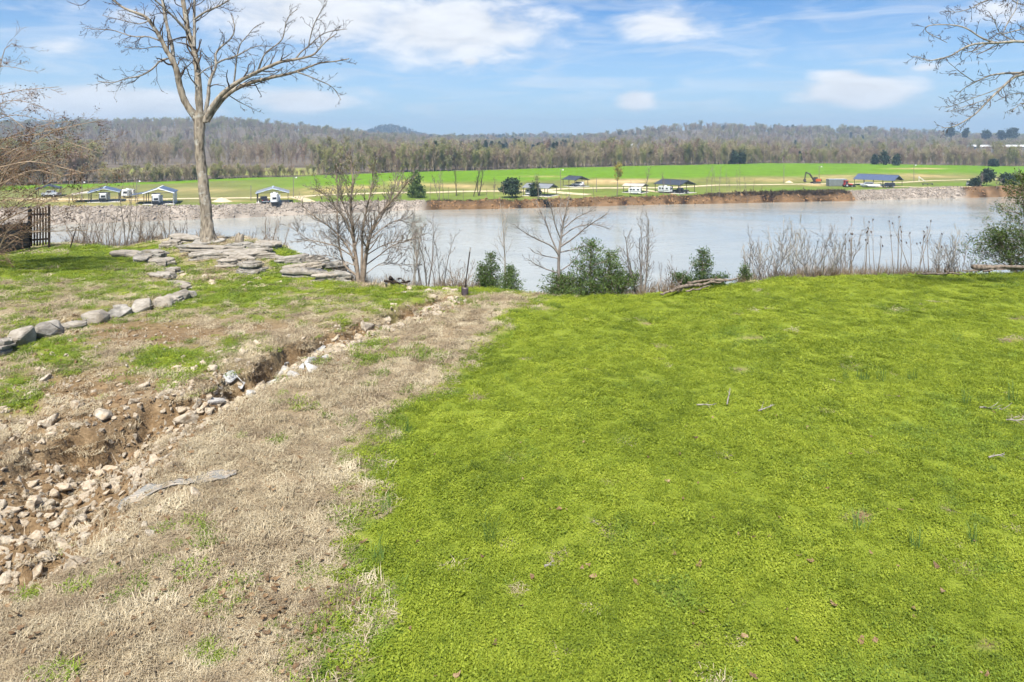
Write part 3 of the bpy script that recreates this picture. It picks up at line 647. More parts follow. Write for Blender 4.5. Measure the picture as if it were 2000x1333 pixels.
def slab_mesh(seed, L, W, T):
    """a weathered limestone slab: stacked uneven layers with a broken outline"""
    rg = np.random.default_rng(seed); na = 22; V = []; Q = []; nl = max(2, int(round(T/.075))); z = -T*.65
    ang = np.linspace(0, 2*np.pi, na, endpoint=False)
    prof = 1+.16*np.sin(ang*2+rg.uniform(0, 6))+.12*np.sin(ang*3+rg.uniform(0, 6))+rg.normal(0, .09, na)
    se = (np.abs(np.cos(ang))**3+np.abs(np.sin(ang))**3)**(-1/3)
    rings = []
    for k in range(nl):
        t = T*rg.uniform(.7, 1.3)/nl; ins = rg.uniform(.72, 1.06)-.06*k/nl; jj = prof*se*ins*(1+rg.normal(0, .05, na)); sh = rg.normal(0, .02, 2)
        for zz, f in ((z, .97), (z+t*.25, 1.0), (z+t*.8, .995), (z+t*.97, .955)): rings.append((jj*f, zz, sh))
        z += t
    rings += [(rings[-1][0]*.72, z+.012, rings[-1][2]), (rings[-1][0]*.35, z+.018, rings[-1][2])]
    tilt = rg.normal(0, .02, 2)
    for jj, zz, sh in rings:
        x = jj*np.cos(ang)*L*.5+sh[0]; y = jj*np.sin(ang)*W*.5+sh[1]; V.append(np.stack([x, y, zz+tilt[0]*x+tilt[1]*y+rg.normal(0, .008, na)], 1))
    n = len(rings); i = np.arange(n-1)[:, None]*na+np.arange(na)[None]; j = np.arange(n-1)[:, None]*na+(np.arange(na)[None]+1) % na
    Q = np.stack([i, j, j+na, i+na], -1).reshape(-1, 4); V = np.concatenate(V); V = np.concatenate([V, V[-na:].mean(0)[None]]); c = len(V)-1; k = (n-1)*na+np.arange(na)
    T3 = np.stack([k, (n-1)*na+(np.arange(na)+1) % na, np.full(na, c)], 1)
    return np_mesh('slab', V, [Q, T3], False)
def px_m(p): return F/(p[1]*CP-(p[2]-CAMZ)*SP)          # picture pixels per metre at p
def slabs(name, label, L):
    b0 = np.mean([GP(a, b) for a, b, *_ in L], 0); root = thing(name, label, 'rock outcrop', b0)
    for k, (a, b, w, t, dep, rz) in enumerate(L):
        p = GP(a, b+t*.5); s = px_m(p); T = max(.14, t/s*1.25)
        o = obj('slab', slab_mesh(700+k+int(a), w/s*.98, dep*.8, T*(1.0 if k % 4 else 1.5)), m_lime, root, p+np.array([0, dep*.35, T*.55])-b0); o.rotation_euler = (R(rng.uniform(-3, 9)), R(rng.uniform(-6, 6)), R(rz+rng.uniform(-14, 14)))
slabs('rock_outcrop', 'layered grey limestone ledges beneath the tall bare tree', [
    (350, 472, 54, 8, 1.3, 5), (367, 488, 54, 11, 1.0, -8), (413, 490, 84, 12, 1.3, 6), (446, 501, 165, 11, 1.2, 8), (504, 491, 56, 12, 1.0, 4), (519, 482, 44, 8, 1.2, 0), (466, 513, 70, 13, .9, -5), (485, 526, 52, 20, .8, 10), (437, 519, 46, 12, .8, -10), (395, 478, 50, 8, 1.4, 0), (462, 484, 60, 7, 1.2, 4), (330, 480, 40, 9, 1.0, 20), (398, 505, 60, 8, .8, 5)])
slabs('rock_outcrop', 'broken grey limestone slabs in grass beside the bushy bare tree', [
    (567, 513, 66, 9, 1.0, 5), (609, 511, 46, 10, 1.0, -8), (647, 504, 46, 10, 1.0, 12), (588, 538, 84, 11, .9, 8), (602, 526, 46, 10, .8, -6), (647, 524, 66, 16, .9, 10), (660, 542, 48, 14, .7, -12), (636, 544, 44, 12, .6, 8), (622, 500, 50, 8, 1.0, 0), (575, 525, 50, 8, .7, 0)])
slabs('rock_outcrop', 'flat pale grey stones at the top of the stone edging', [
    (290, 505, 56, 14, 1.0, -10), (306, 518, 50, 12, .8, 8), (245, 501, 58, 7, .9, -4), (322, 533, 58, 11, .8, -12), (268, 510, 40, 9, .8, 12)])
def edging():
    """low stones butted end to end along the lip of the left lawn"""
    b0 = GP(200, 630); root = thing('stone_edging', 'curving row of weathered grey stones holding up the left lawn', 'stone edging', b0); rg = np.random.default_rng(14)
    W = _wl[:12]; L = np.concatenate([[0], np.cumsum(np.hypot(*np.diff(W, axis=0).T))]); q = .1; k = 0
    while q < L[-1]:
        ln = float(rg.uniform(.38, .8))*(1.0 if q > 3.5 else 1.2); m = q+ln*.5; x = np.interp(m, L, W[:, 0]); y = np.interp(m, L, W[:, 1]); x2 = np.interp(m+.2, L, W[:, 0]); y2 = np.interp(m+.2, L, W[:, 1]); hh = float(rg.uniform(.17, .28))*(1.5 if q < 2.5 else 1)
        dep = float(rg.uniform(.38, .6)); me = slab_mesh(900+k, ln*.94, dep, hh) if k % 3 == 1 else hull_rock(40+k, ln*1.08, dep*1.2, hh*1.6, 22, .05)
        o = obj('stone', me, m_lime, root, np.array([x+.16*(y2-y)/.2, y-.16*(x2-x)/.2, HG(x, y)+hh*.5])-b0); o.rotation_euler = (R(rg.uniform(-6, 6)), R(rg.uniform(-10, 10)), math.atan2(y2-y, x2-x)+R(rg.uniform(-16, 16))); q += ln*.9; k += 1
    for a, b, w, h, d_ in ((340, 556, 74, 14, .8), (318, 537, 50, 10, .7)):
        p = GP(a, b+4); sc = px_m(p); obj('stone', slab_mesh(950+a, w/sc, d_, .2), m_lime, root, p+np.array([0, 0, .06])-b0)
edging()
ROCKS = [hull_rock(100+k, 1, rng.uniform(.6, .95), rng.uniform(.38, .7), int(rng.integers(12, 20))) for k in range(14)]
for me_ in ROCKS: me_.materials.append(m_pale)
WROCKS = [hull_rock(160+k, 1, rng.uniform(.6, .95), rng.uniform(.4, .75), int(rng.integers(12, 20))) for k in range(6)]
for me_ in WROCKS: me_.materials.append(m_white)
def rock(p, size, label, group, white=False, k=None, tilt=.35, sink=.18):
    q_ = size*.3; p = np.array([p[0], p[1], min(p[2], min(HG(p[0]+a_, p[1]+b_) for a_, b_ in ((-q_, 0), (q_, 0), (0, -q_), (0, q_)))+.15*size)])
    me = (WROCKS if white else ROCKS)[int(rng.integers(0, 6 if white else 14)) if k is None else k]
    o = obj('stone', me, None, None, p+np.array([0, 0, size*(.28-sink)])); o.scale = (size,)*3; o.rotation_euler = (rng.normal(0, tilt), rng.normal(0, tilt), rng.uniform(0, 6.28))
    tag(o, label, 'stone', group); return o
def gully_rocks():
    named = [(210, 905, 50, 0, 'broad flat cream stone in the middle of the gully bed', 3), (118, 955, 60, 0, 'long pale block leaning at the gully edge by bare orange soil', 5), (93, 992, 36, 0, 'squared tan boulder at the lower end of the gully', 1), (62, 982, 44, 0, 'orange stained block beside the squared tan boulder', 2), (622, 690, 34, 1, 'upright grey white boulder at the upper end of the rubble', 0), (418, 772, 56, 1, 'large white slab shaped stone lying on the gully side', 2), (372, 786, 60, 0, 'wide tilted grey stone capping the gully overhang', 7),
             (206, 815, 44, 0, 'rounded cream stone below the collapsed soil bank', 9), (98, 828, 40, 0, 'lone cream stone on the eroded slope left of the gully', 11), (18, 1000, 44, 0, 'pale block cut by the left border of the picture', 6), (505, 760, 40, 0, 'flat buff stone in the gully below the white rubble', 4), (262, 660+125, 26, 0, 'small grey stone perched on the gully lip', 8)]
    for a, b, w, wh, lab, k in named:
        p = GP(a, b); rock(p, w/px_m(p)*1.1, lab, None, bool(wh), k % 6 if wh else k, .25)
    g1 = 'stones strewn along the gully bed'; n = 0
    for q in range(150):                                    # down the bed
        t = rng.random()**1.1*(len(_gc)-1); i = min(int(t), len(_gc)-2); c = _gc[i]+(_gc[i+1]-_gc[i])*(t-i)
        tn = unit(np.array([*(_gc[i+1]-_gc[i])[:2], 0])); off = rng.normal(-.08, .5)*c[2]*1.2
        x, y = c[0]-tn[1]*off, c[1]+tn[0]*off; s = float(np.clip(rng.lognormal(-1.5, .42), .12, .45))*(1 if y < 15 else .9)
        rock(np.array([x, y, HG(x, y)]), s, 'cream limestone rubble stone in the bed of the gully', g1, False, None, .4, .26)
    g2 = 'white stones dumped in the gully head'
    for a, b in [(600, 712), (588, 718), (572, 722), (560, 730), (545, 735), (530, 742), (612, 705), (585, 708), (500, 750), (488, 742), (520, 730), (550, 722), (470, 756), (452, 768), (637, 700), (575, 734), (606, 722), (536, 748)]:
        p = GP(a+rng.uniform(-5, 5), b+rng.uniform(-3, 3)); rock(p, rng.uniform(.24, .46), 'white broken stone in the pile at the gully head', g2, True)
    g3 = 'stones scattered over the eroded slope'
    for q in range(56):
        a, b = rng.normal(110, 95), rng.normal(795, 45)
        if not (-40 < a < 330 and 715 < b < 900): continue
        p = GP(a, b); rock(p, float(np.clip(rng.lognormal(-1.7, .42), .1, .36)), 'buff stone half buried in the bare eroded slope', g3, False, None, .3, .3)
    g4 = 'stones in the grass above the gully'
    for a, b, s in [(430, 690, .3), (455, 682, .32), (475, 690, .36), (505, 672, .28), (525, 692, .3), (400, 712, .25), (345, 720, .3), (380, 722, .28), (560, 690, .3), (440, 708, .22), (410, 700, .2), (300, 712, .18), (500, 700, .22), (465, 706, .26), (545, 682, .26), (585, 688, .22)]:
        p = GP(a, b); rock(p, s, 'grey white stone among the green tufts above the gully', g4, False, None, .25, .22)
    g5 = 'stones at the far end of the gully'
    for a, b, s in [(835, 570, .5), (845, 580, .45), (858, 563, .6), (872, 566, .4), (820, 562, .3), (800, 566, .4), (790, 573, .3), (715, 636, .6), (735, 632, .5), (750, 627, .55), (770, 620, .3), (700, 640, .5), (888, 569, .35), (806, 606, .5), (760, 645, .3), (838, 600, .3), (880, 583, .3), (690, 648, .3), (640, 660, .3), (655, 655, .25)]:
        p = GP(a, b); rock(p, s, 'buff stone in the narrow far end of the gully', g5, False, None, .2, .28)
    g6 = 'loose stones by the rock ledges'
    for a, b, s in [(490, 553, .7), (416, 553, .6), (357, 539, .6), (505, 545, .4), (475, 560, .35), (460, 545, .3), (400, 540, .3), (545, 553, .3), (610, 556, .3), (340, 560, .3), (520, 560, .25)]:
        p = GP(a, b); rock(p, s, 'small grey stone in the grass below the rock ledges', g6, False, None, .15, .3)
    # smaller rubble, too many to count
    rg = np.random.default_rng(19); P = []
    while len(P) < 1050:
        t = rg.random()*(len(_gc)-1); i = min(int(t), len(_gc)-2); c = _gc[i]+(_gc[i+1]-_gc[i])*(t-i); tn = unit(np.array([*(_gc[i+1]-_gc[i])[:2], 0])); off = rg.normal(-.15, .42)*c[2]*1.2
        P.append((c[0]-tn[1]*off, c[1]+tn[0]*off))
    P = np.array(P); n = len(P); s = np.clip(rg.lognormal(-1.95, .4, n), .07, .28); rot = rg.normal(0, .5, (n, 3)); rot[:, 2] = rg.uniform(0, 6.28, n)
    scatter('rubble', np.column_stack([P, H(P[:, 0], P[:, 1])+s*.06]), rot, np.repeat(s[:, None], 3, 1), rg.integers(0, 8, n), protos('rubble_stone', [(hull_rock(370+k, 1, .8, .55, 14, .06), m_pale) for k in range(8)]), 'smaller cream and buff rubble filling the gully bed between larger stones', 'rubble')
    # gravel and crumbs that nobody could count
    P = []; rg = np.random.default_rng(17)
    while len(P) < 4200:
        t = rg.random()*(len(_gc)-1); i = min(int(t), len(_gc)-2); c = _gc[i]+(_gc[i+1]-_gc[i])*(t-i); tn = unit(np.array([*(_gc[i+1]-_gc[i])[:2], 0])); off = rg.normal(-.05, .55)*c[2]*1.2
        P.append((c[0]-tn[1]*off, c[1]+tn[0]*off))
    for q in range(1000):
        p = on_plane(rg.normal(130, 130), rg.normal(790, 60)); P.append((p[0], p[1]))
    for q in range(260):
        p = on_plane(rg.normal(270, 110), rg.normal(662, 26)); P.append((p[0], p[1]))
    P = np.array(P); n = len(P); s = np.clip(rg.lognormal(-2.85, .55, n), .022, .17); z = H(P[:, 0], P[:, 1])+s*.04
    scatter('gravel', np.column_stack([P, z]), rg.uniform(0, 6.28, (n, 3)), np.repeat(s[:, None], 3, 1), rg.integers(0, 6, n), protos('crumb', [(hull_rock(300+k, 1, .8, .6, 10, 0), m_pale) for k in range(6)]), 'small stones and gravel crumbs littering the gully', 'gravel')
    Q = P[rg.random(len(P)) < .8]; Q = Q+rg.normal(0, .15, Q.shape); n = len(Q); s = np.clip(rg.lognormal(-2.9, .5, n), .02, .2); z = H(Q[:, 0], Q[:, 1])+s*.05
    m_clod = stonem('soil_clods', (.10, .06, .032), (.30, .205, .115), 6, None, False)
    scatter('soil_clods', np.column_stack([Q, z]), rg.uniform(0, 6.28, (n, 3)), np.repeat(s[:, None], 3, 1), rg.integers(0, 4, n), protos('clod', [(hull_rock(330+k, 1, .8, .7, 9, 0), m_clod) for k in range(4)]), 'crumbled brown soil clods along the gully sides', 'soil')
gully_rocks()
def far_riprap():
    rg = np.random.default_rng(23); xs = []; ys = []
    for n, a, b in ((5200, -215, -28), (2600, 118, 172)):
        x = rg.uniform(a, b, n); y = Yshore(x)+rg.uniform(-.4, 6.0, n); xs.append(x); ys.append(y)
    x = np.concatenate(xs); y = np.concatenate(ys); k = riprap(x) > rg.random(len(x))*.9+.05; x, y = x[k], y[k]; n = len(x)
    s = np.clip(rg.lognormal(-.55, .35, n), .25, 1.3); z = Hfar(x, y)+s*.05
    scatter('riprap', np.stack([x, y, z], 1), rg.uniform(0, 6.28, (n, 3)), np.repeat(s[:, None], 3, 1), rg.integers(0, 6, n), protos('riprap_stone', [(hull_rock(400+k, 1, .8, .65, 12, 0), m_rip) for k in range(6)]), 'pale broken stone armouring the opposite river bank', 'riprap')
    x = rg.uniform(-28, 175, 2600); x = x[riprap(x) < .4]; n = len(x); px = px_far(x, Yshore(x)+2); d = 2.4+rg.normal(0, .35, n); y = Yshore(x)+d; z = Hfar(x, y)-.1
    keep = rg.random(n) < .10+.6*.75*sstep(px, 1340, 1400)*sstep(px, 1665, 1640)+.3*sstep(px, 1000, 860); x, y, z = x[keep], y[keep], z[keep]; n = len(x); px = px[keep]
    s = rg.uniform(.35, .9, n)*(1+1.0*sstep(px, 1340, 1420)*sstep(px, 1665, 1640))
    m = leafy('dead_weeds', [(.2, (.055, .04, .025)), (.5, (.12, .085, .05)), (.8, (.20, .15, .08))], .2, .2)
    xc = rg.uniform(-30, 178, 2600); xc = xc[riprap(xc) < .3]; yc = Yshore(xc)+rg.uniform(-.3, 2.6, len(xc)); sc_ = np.clip(rg.lognormal(-.8, .5, len(xc)), .15, 1.3)
    m_clay = stonem('slumped_clay', (.10, .06, .03), (.30, .18, .085), .7, (.06, .042, .028), False)
    scatter('clay_clods', np.stack([xc, yc, Hfar(xc, yc)-sc_*.1], 1), rg.uniform(0, 6.28, (len(xc), 3)), np.stack([sc_*1.6, sc_, sc_], 1), rg.integers(0, 4, len(xc)), protos('clay_clod', [(hull_rock(440+k, 1, .8, .7, 10, 0), m_clay) for k in range(4)]), 'slumped clay and roots along the eroded far bank', 'soil')
    scatter('bank_weeds', np.stack([x, y, z], 1), rotz_only(n, rg, .3), np.repeat(s[:, None], 3, 1), rg.integers(0, 2, n), protos('weed', [(blades(61, 40, .8, .8, .04, .9), m), (blades(62, 40, .9, .55, .05, 1.4), m)]), 'dark dead weeds along the top of the eroded clay bank', 'weeds')
far_riprap()

# ------------------------------------------------------------------ the tall bare tree
m_tree = barkm('flaking_bark', (.10, .082, .062), (.31, .265, .205), (.37, .355, .31), .53, 8, .06)
m_limb = barkm('pale_limb_bark', (.12, .10, .082), (.31, .285, .245), (.16, .15, .12), .54, 11, .02)
m_tw = plain('grey_twigs', (.085, .066, .055), .9, 0, .25, .15)
def traced(L, Y, dy=0.0, w0=10, w1=3, rg=None, n=None):
    """a limb through picture points, Y metres away, leaning dy metres towards (-) or from (+) the camera by its tip"""
    a = np.array(L, float); s = np.concatenate([[0], np.cumsum(np.hypot(*np.diff(a, axis=0).T))]); n = n or max(6, int(s[-1]/9)); q = np.linspace(0, s[-1], n)
    X = np.interp(q, s, a[:, 0]); Z = np.interp(q, s, a[:, 1]); k = np.array([.25, .5, .25])
    for _ in range(1):
        X[1:-1] = np.convolve(X, k, 'valid'); Z[1:-1] = np.convolve(Z, k, 'valid')
    t = q/s[-1]; yy = Y+dy*t
    if rg is not None and n > 4: yy = yy+np.convolve(rg.normal(0, .10, n+4), np.ones(5)/5, 'valid')*t
    P = np.array([at_y(X[i], Z[i], yy[i]) for i in range(n)]); r = (w0+(w1-w0)*t)*.5*Y/F*.86
    return P, r
def big_tree():
    rg = np.random.default_rng(3); Y = 33.2
    base = GP(409, 476); Y = base[1]
    root = thing('bare_tree', 'tall leafless tree with flaking bark standing on the rock ledges', 'tree', base)
    tr = traced([(410, 486), (408, 474), (406, 455), (403, 430), (400, 395), (396, 355), (392, 320), (390, 290), (389, 262), (390, 236), (391, 222)], Y, 0, 31, 33)
    P, r = tr; n = len(P); t = np.linspace(0, 1, n); r = np.interp(t, [0, .03, .09, .2, .45, .75, .9, 1], [31, 26, 18.5, 15, 12.6, 12.4, 14.5, 13])*Y/F*.74
    V, Q = tubes([(P, r)], 22); c = np.repeat(P, 22, 0); dv = V-c; nn = fbm(V[:, 0]*3+V[:, 1]*2, V[:, 2]*1.1, 1.6, 4, 3)*.28+fbm(V[:, 0]*9, V[:, 1]*9+V[:, 2]*3, 1.2, 3, 6)*.14
    V = c+dv*(1+nn)[:, None]; obj('trunk', np_mesh('trunk', V-base, [Q]), m_tree, root)
    out = levels(); LIMBS = [
        ([(386, 236), (376, 221), (366, 209), (358, 192), (350, 166), (346, 140), (336, 116), (320, 90), (312, 70), (300, 54), (289, 35), (262, 24), (240, 16), (224, 4), (205, -20)], -1.2, 17, 3.0),
        ([(339, 118), (336, 90), (328, 60), (320, 20), (316, -10), (310, -70), (300, -120)], .8, 9, 3),
        ([(390, 240), (389, 215), (388, 180), (386, 140), (380, 100), (369, 70), (362, 30), (357, 0), (352, -60), (340, -130)], .3, 17, 5),
        ([(366, 62), (340, 34), (316, 12), (298, -4), (270, -20)], -1.5, 6, 2.5),
        ([(379, 92), (380, 60), (379, 24), (380, 0), (384, -50), (380, -110)], 1.0, 7.5, 3),
        ([(380, 38), (386, 34), (402, 22), (420, 16), (436, 8), (448, 0), (475, -18)], -.8, 5.5, 2.5),
        ([(398, 240), (402, 218), (408, 182), (407, 166), (412, 152), (418, 140), (424, 126), (419, 112), (421, 102), (436, 88), (448, 80), (458, 66), (459, 50), (452, 30)], .8, 10, 2),
        ([(424, 124), (436, 116), (456, 113), (470, 106), (480, 98), (494, 94), (502, 88), (515, 90)], -.9, 4.5, 1.6),
        ([(400, 238), (408, 220), (416, 206), (428, 190), (444, 175), (470, 157), (500, 142), (526, 130), (550, 120), (576, 117), (600, 112), (616, 107), (624, 94), (640, 78), (658, 66)], -.8, 14, 2),
        ([(404, 238), (414, 220), (424, 207), (436, 192), (452, 178), (480, 165), (508, 157), (536, 150), (564, 145), (588, 137), (612, 128), (628, 122), (652, 121), (682, 115)], .9, 13, 2),
        ([(504, 138), (512, 116), (516, 104), (538, 90), (554, 76), (556, 58), (558, 42), (566, 28), (582, 18)], -.6, 4.6, 1.5),
        ([(578, 115), (586, 102), (602, 92), (614, 80), (630, 66), (650, 60), (678, 57)], .5, 4, 1.5),
        ([(602, 92), (606, 74), (612, 50), (626, 24), (639, 2)], -.4, 3.2, 1.4),
        ([(580, 141), (600, 148), (624, 158), (648, 168), (658, 180), (666, 196)], .6, 3.4, 1.3),
        ([(457, 161), (460, 136), (462, 112), (470, 82), (488, 68), (490, 58), (504, 49)], -.5, 4.4, 1.5),
        ([(446, 186), (456, 192), (466, 200), (482, 206), (494, 214)], .4, 2.4, 1.2),
        ([(327, 115), (316, 116), (308, 122), (302, 133), (288, 142), (273, 150), (256, 152), (242, 154), (230, 160), (218, 164), (204, 161), (191, 159)], -.7, 5.2, 1.4),
        ([(312, 80), (300, 75), (289, 70), (272, 73), (257, 72), (238, 65), (218, 58), (192, 58), (164, 55)], .9, 4.2, 1.3),
        ([(322, 94), (304, 90), (288, 95), (273, 96), (258, 93), (242, 93)], -.4, 2.8, 1.2),
        ([(292, 40), (280, 48), (262, 46), (240, 40), (214, 34), (200, 30)], .6, 2.8, 1.2),
        ([(386, 138), (374, 120), (362, 112), (350, 116)], 1.0, 3, 1.2), ([(388, 170), (376, 160), (368, 148), (366, 130), (356, 118)], -1.0, 3.4, 1.3),
        ([(384, 150), (398, 138), (410, 130), (424, 128), (404, 112), (392, 98)], -1.2, 3, 1.3)]
    for k, (L, dy, w0, w1) in enumerate(LIMBS):
        p = traced(L, Y, dy, w0, w1, rg); V, Q = tubes([p], 10 if w0 > 8 else 6)
        c = np.repeat(p[0], len(V)//len(p[0]), 0); V = c+(V-c)*(1+fbm(V[:, 0]*5+V[:, 1], V[:, 2]*5, 1.5, 3, 4)*.3)[:, None]
        obj('limb', np_mesh('limb', V-base, [Q]), m_tree if w0 > 12 else m_limb, root)
        Lw = np.linalg.norm(np.diff(p[0], axis=0), axis=1).sum(); cfg = {'n': [0, 4, 3, 3], 'wob': .22, 'up': .03, 'rat': .5, 'seg': [6, 7, 5, 4], 'ang': (.3, .9)}
        kids(rg, p, 1.25 if w0 > 5 else .9, int(Lw*(3.2 if w0 > 8 else 5.0)), .25 if w0 > 8 else .15, 1, (.35, 1.0), out, 1, 3, cfg, .0085)
    tube_obj('branches', out[1], 5, m_tw, root, base); tube_obj('twigs', out[2]+out[3], 3, m_tw, root, base)
    # a drooping branch end from high up on the left
    p = traced([(215, -60), (190, -20), (175, 0), (166, 8), (156, 15), (146, 8), (133, 4)], Y, 0, 3, 1.2, rg); o2 = levels(); kids(rg, p, .5, 7, .3, 1, (.4, 1), o2, 1, 2, {'n': [0, 3, 3], 'wob': .2}, .006)
    pp = traced([(316, -12), (280, -70), (240, -75), (215, -60)], Y, 0, 5, 3, rg); tube_obj('branch', [p, pp]+o2[1]+o2[2], 4, m_tw, root, base)
big_tree()
def right_tree():
    rg = np.random.default_rng(31); Y = 19.5; bx = at_y(2330, 560, Y); z0 = float(H(bx[0], Y)); base = np.array([bx[0], Y, z0])
    root = thing('bare_tree', 'lichen covered leafless tree reaching in from the right border', 'tree', base)
    zz = lambda py: ztop(Y, py)
    P = np.array([base+(0, 0, -.2), base+(.02, 0, .4), base+(-.1, .05, 2), base+(0, 0, 4), base+(-.1, 0, 6), base+(.05, .1, 8.0), base+(.2, 0, 10)]); q = np.linspace(0, 6, 26); P = np.stack([np.interp(q, range(7), P[:, k]) for k in range(3)], 1)
    tube_obj('trunk', [(P, np.interp(q, [0, .6, 2, 6], [.42, .28, .24, .10]))], 14, m_tree, root, base)
    LL = [([(2328, 150), (2200, 100), (2080, 86), (2000, 82), (1978, 81), (1955, 84), (1923, 85), (1902, 86), (1881, 94), (1856, 111), (1839, 114), (1810, 121), (1800, 112), (1784, 111)], -.9, 13, 1.6, .35),
          ([(1948, 86), (1930, 80), (1913, 73), (1892, 57), (1871, 50), (1835, 48), (1805, 51), (1806, 62), (1830, 74), (1850, 84)], .5, 4.5, 1.3, .2),
          ([(2330, 200), (2200, 150), (2080, 140), (2000, 145), (1982, 149), (1961, 168), (1934, 193), (1906, 223), (1881, 239), (1860, 250), (1838, 250)], -.4, 14, 1.5, .35),
          ([(2010, 143), (1965, 143), (1934, 147), (1904, 161), (1883, 172), (1868, 187)], .9, 6, 1.3, .3), ([(1904, 161), (1877, 143), (1862, 130), (1852, 122)], -.4, 2.4, 1.2, .2),
          ([(2325, 40), (2150, -30), (2000, -22), (1944, -5), (1919, 4), (1892, 19), (1868, 25), (1847, 22)], .4, 9, 1.3, .5),
          ([(2200, 98), (2090, 55), (2000, 56), (1952, 69), (1946, 50), (1938, 32), (1931, 23)], -.8, 6, 1.2, .4),
          ([(2000, 82), (1970, 78), (1950, 60), (1935, 80)], .4, 3, 1.5, .4), ([(1960, 62), (1970, 40), (1985, 20), (1990, -10)], .4, 2.5, 1.2, .1),
          ([(2300, 260), (2150, 210), (2050, 190), (2000, 184), (1978, 182), (1955, 193)], .3, 7, 1.2, .5), ([(1961, 168), (1935, 180), (1900, 192), (1870, 205), (1845, 212)], .5, 2.2, 1.1, .3), ([(1934, 193), (1910, 200), (1880, 210), (1850, 219)], -.4, 2, 1.1, .3),
          ([(2250, 230), (2100, 220), (2020, 205), (1992, 200), (1985, 212), (1972, 220)], -.6, 4, 1.2, .4), ([(2200, 60), (2100, 10), (2000, 12), (1975, 0), (1960, -12)], .8, 5, 1.5, .4),
          ([(1925, 86), (1905, 100), (1885, 103)], -.5, 2.6, 1.4, .2), ([(1950, 88), (1925, 100), (1906, 107)], .3, 2.8, 1.8, .2)]
    out = levels()
    for L, dy, w0, w1, t0 in LL:
        p = traced(L, Y, dy, w0, w1, rg); tube_obj('limb', [p], 7, m_limb, root, base); Lw = np.linalg.norm(np.diff(p[0], axis=0), axis=1).sum()
        kids(rg, p, .62, int(Lw*5.5), t0, 1, (.4, 1.1), out, 1, 3, {'n': [0, 4, 3], 'wob': .24, 'up': .02, 'rat': .5, 'seg': [6, 6, 4, 3]}, .0065)
    k2 = levels(); kids(rg, (P, np.interp(q, [0, 6], [.3, .1])), 3.0, 10, .5, 1, (.5, 1.0), k2, 1, 2, {'n': [0, 6, 4], 'up': .06}, .01)
    k2 = [[b for b in l if b[0][:, 0].min() > Y*.79] for l in k2]
    tube_obj('branches', out[1]+k2[1], 4, m_tw, root, base); tube_obj('twigs', out[2]+out[3]+k2[2], 3, m_tw, root, base)
    P2 = np.concatenate([p[-2:] for p, r in out[2]]); P2 = P2[rg.integers(0, len(P2), 260)]; cv, cq = cards(rg, P2, 2, .03, .035); obj('buds', np_mesh('buds', cv-base, [cq], False), m_tw, root)
right_tree()

# ------------------------------------------------------------------ bushes and young trees along the edge
m_grey = plain('grey_bark', (.19, .165, .145), .9, 0, .25, .15, 5)
m_brown = plain('brown_bark', (.215, .17, .13), .9, 0, .3, .15, 5)
m_palebark = plain('pale_bark', (.29, .26, .22), .9, 0, .2, .15, 5)
m_cedar = leafy('cedar_foliage', [(.2, (.06, .10, .028)), (.45, (.13, .19, .05)), (.68, (.20, .265, .07)), (.9, (.30, .32, .11))], 2.2, .35)
m_seed = plain('dark_seed_pods', (.055, .032, .022), .85, 0, .3, .2)
m_rust = plain('rust_pods', (.17, .07, .035), .85, 0, .3, .2)
def shrub(name, label, base, h, spread, stems, rad, m, seed, nk=(0, 7, 4, 3), maxl=2, group=None, cat='shrub', up=.05, wob=.10, low=.15, kl=.34, rmin=.0078, lean=(0, 0), buds=None, ang=(.3, .8), straight=0.0):
    rg = np.random.default_rng(seed); root = thing(name, label, cat, base, 0, group); out = levels()
    for k in range(stems):
        a = 6.283*(k+rg.random()*.7)/stems; s = spread*rg.uniform(.25, 1.0)*(1 if stems > 1 else 0); hh = h*rg.uniform(.72, 1.0) if k else h
        d = np.array([s*math.cos(a)+lean[0]*h, s*math.sin(a)*.8+lean[1]*h, hh]); st = np.array([math.cos(a), math.sin(a), 0])*min(.12, .06*stems**.5)*(stems > 1)
        p = limb(rg, st+np.array([0, 0, -.15]), d, np.linalg.norm(d), rad*rg.uniform(.65, 1.05), 9, wob*.5, .02, .22)
        tube_obj('stem', [p], 6, m, root)
        kids(rg, p, h*kl, nk[1], low, 1, ang, out, 1, maxl, {'n': nk, 'wob': wob, 'up': up, 'rat': .5, 'seg': [6, 6, 4, 3]}, rmin)
    tube_obj('twigs', out[1]+out[2]+out[3], 3, m, root)
    if buds:
        P = np.concatenate([p[-3:] for p, r in out[maxl]]); P = P[rg.integers(0, len(P), buds[0])]; cv, cq = cards(rg, P, buds[1], buds[3], buds[2]); obj('buds', np_mesh('buds', cv, [cq], False), buds[4], root)
    return root
def shrub_px(name, label, px, off, py_top, wpx, *a, **k):
    b = beyond(px, off); h = ztop(b[1], py_top)-b[2]; s = px_m(b)
    return shrub(name, label, b, h, wpx/s*.5, *a, **k)
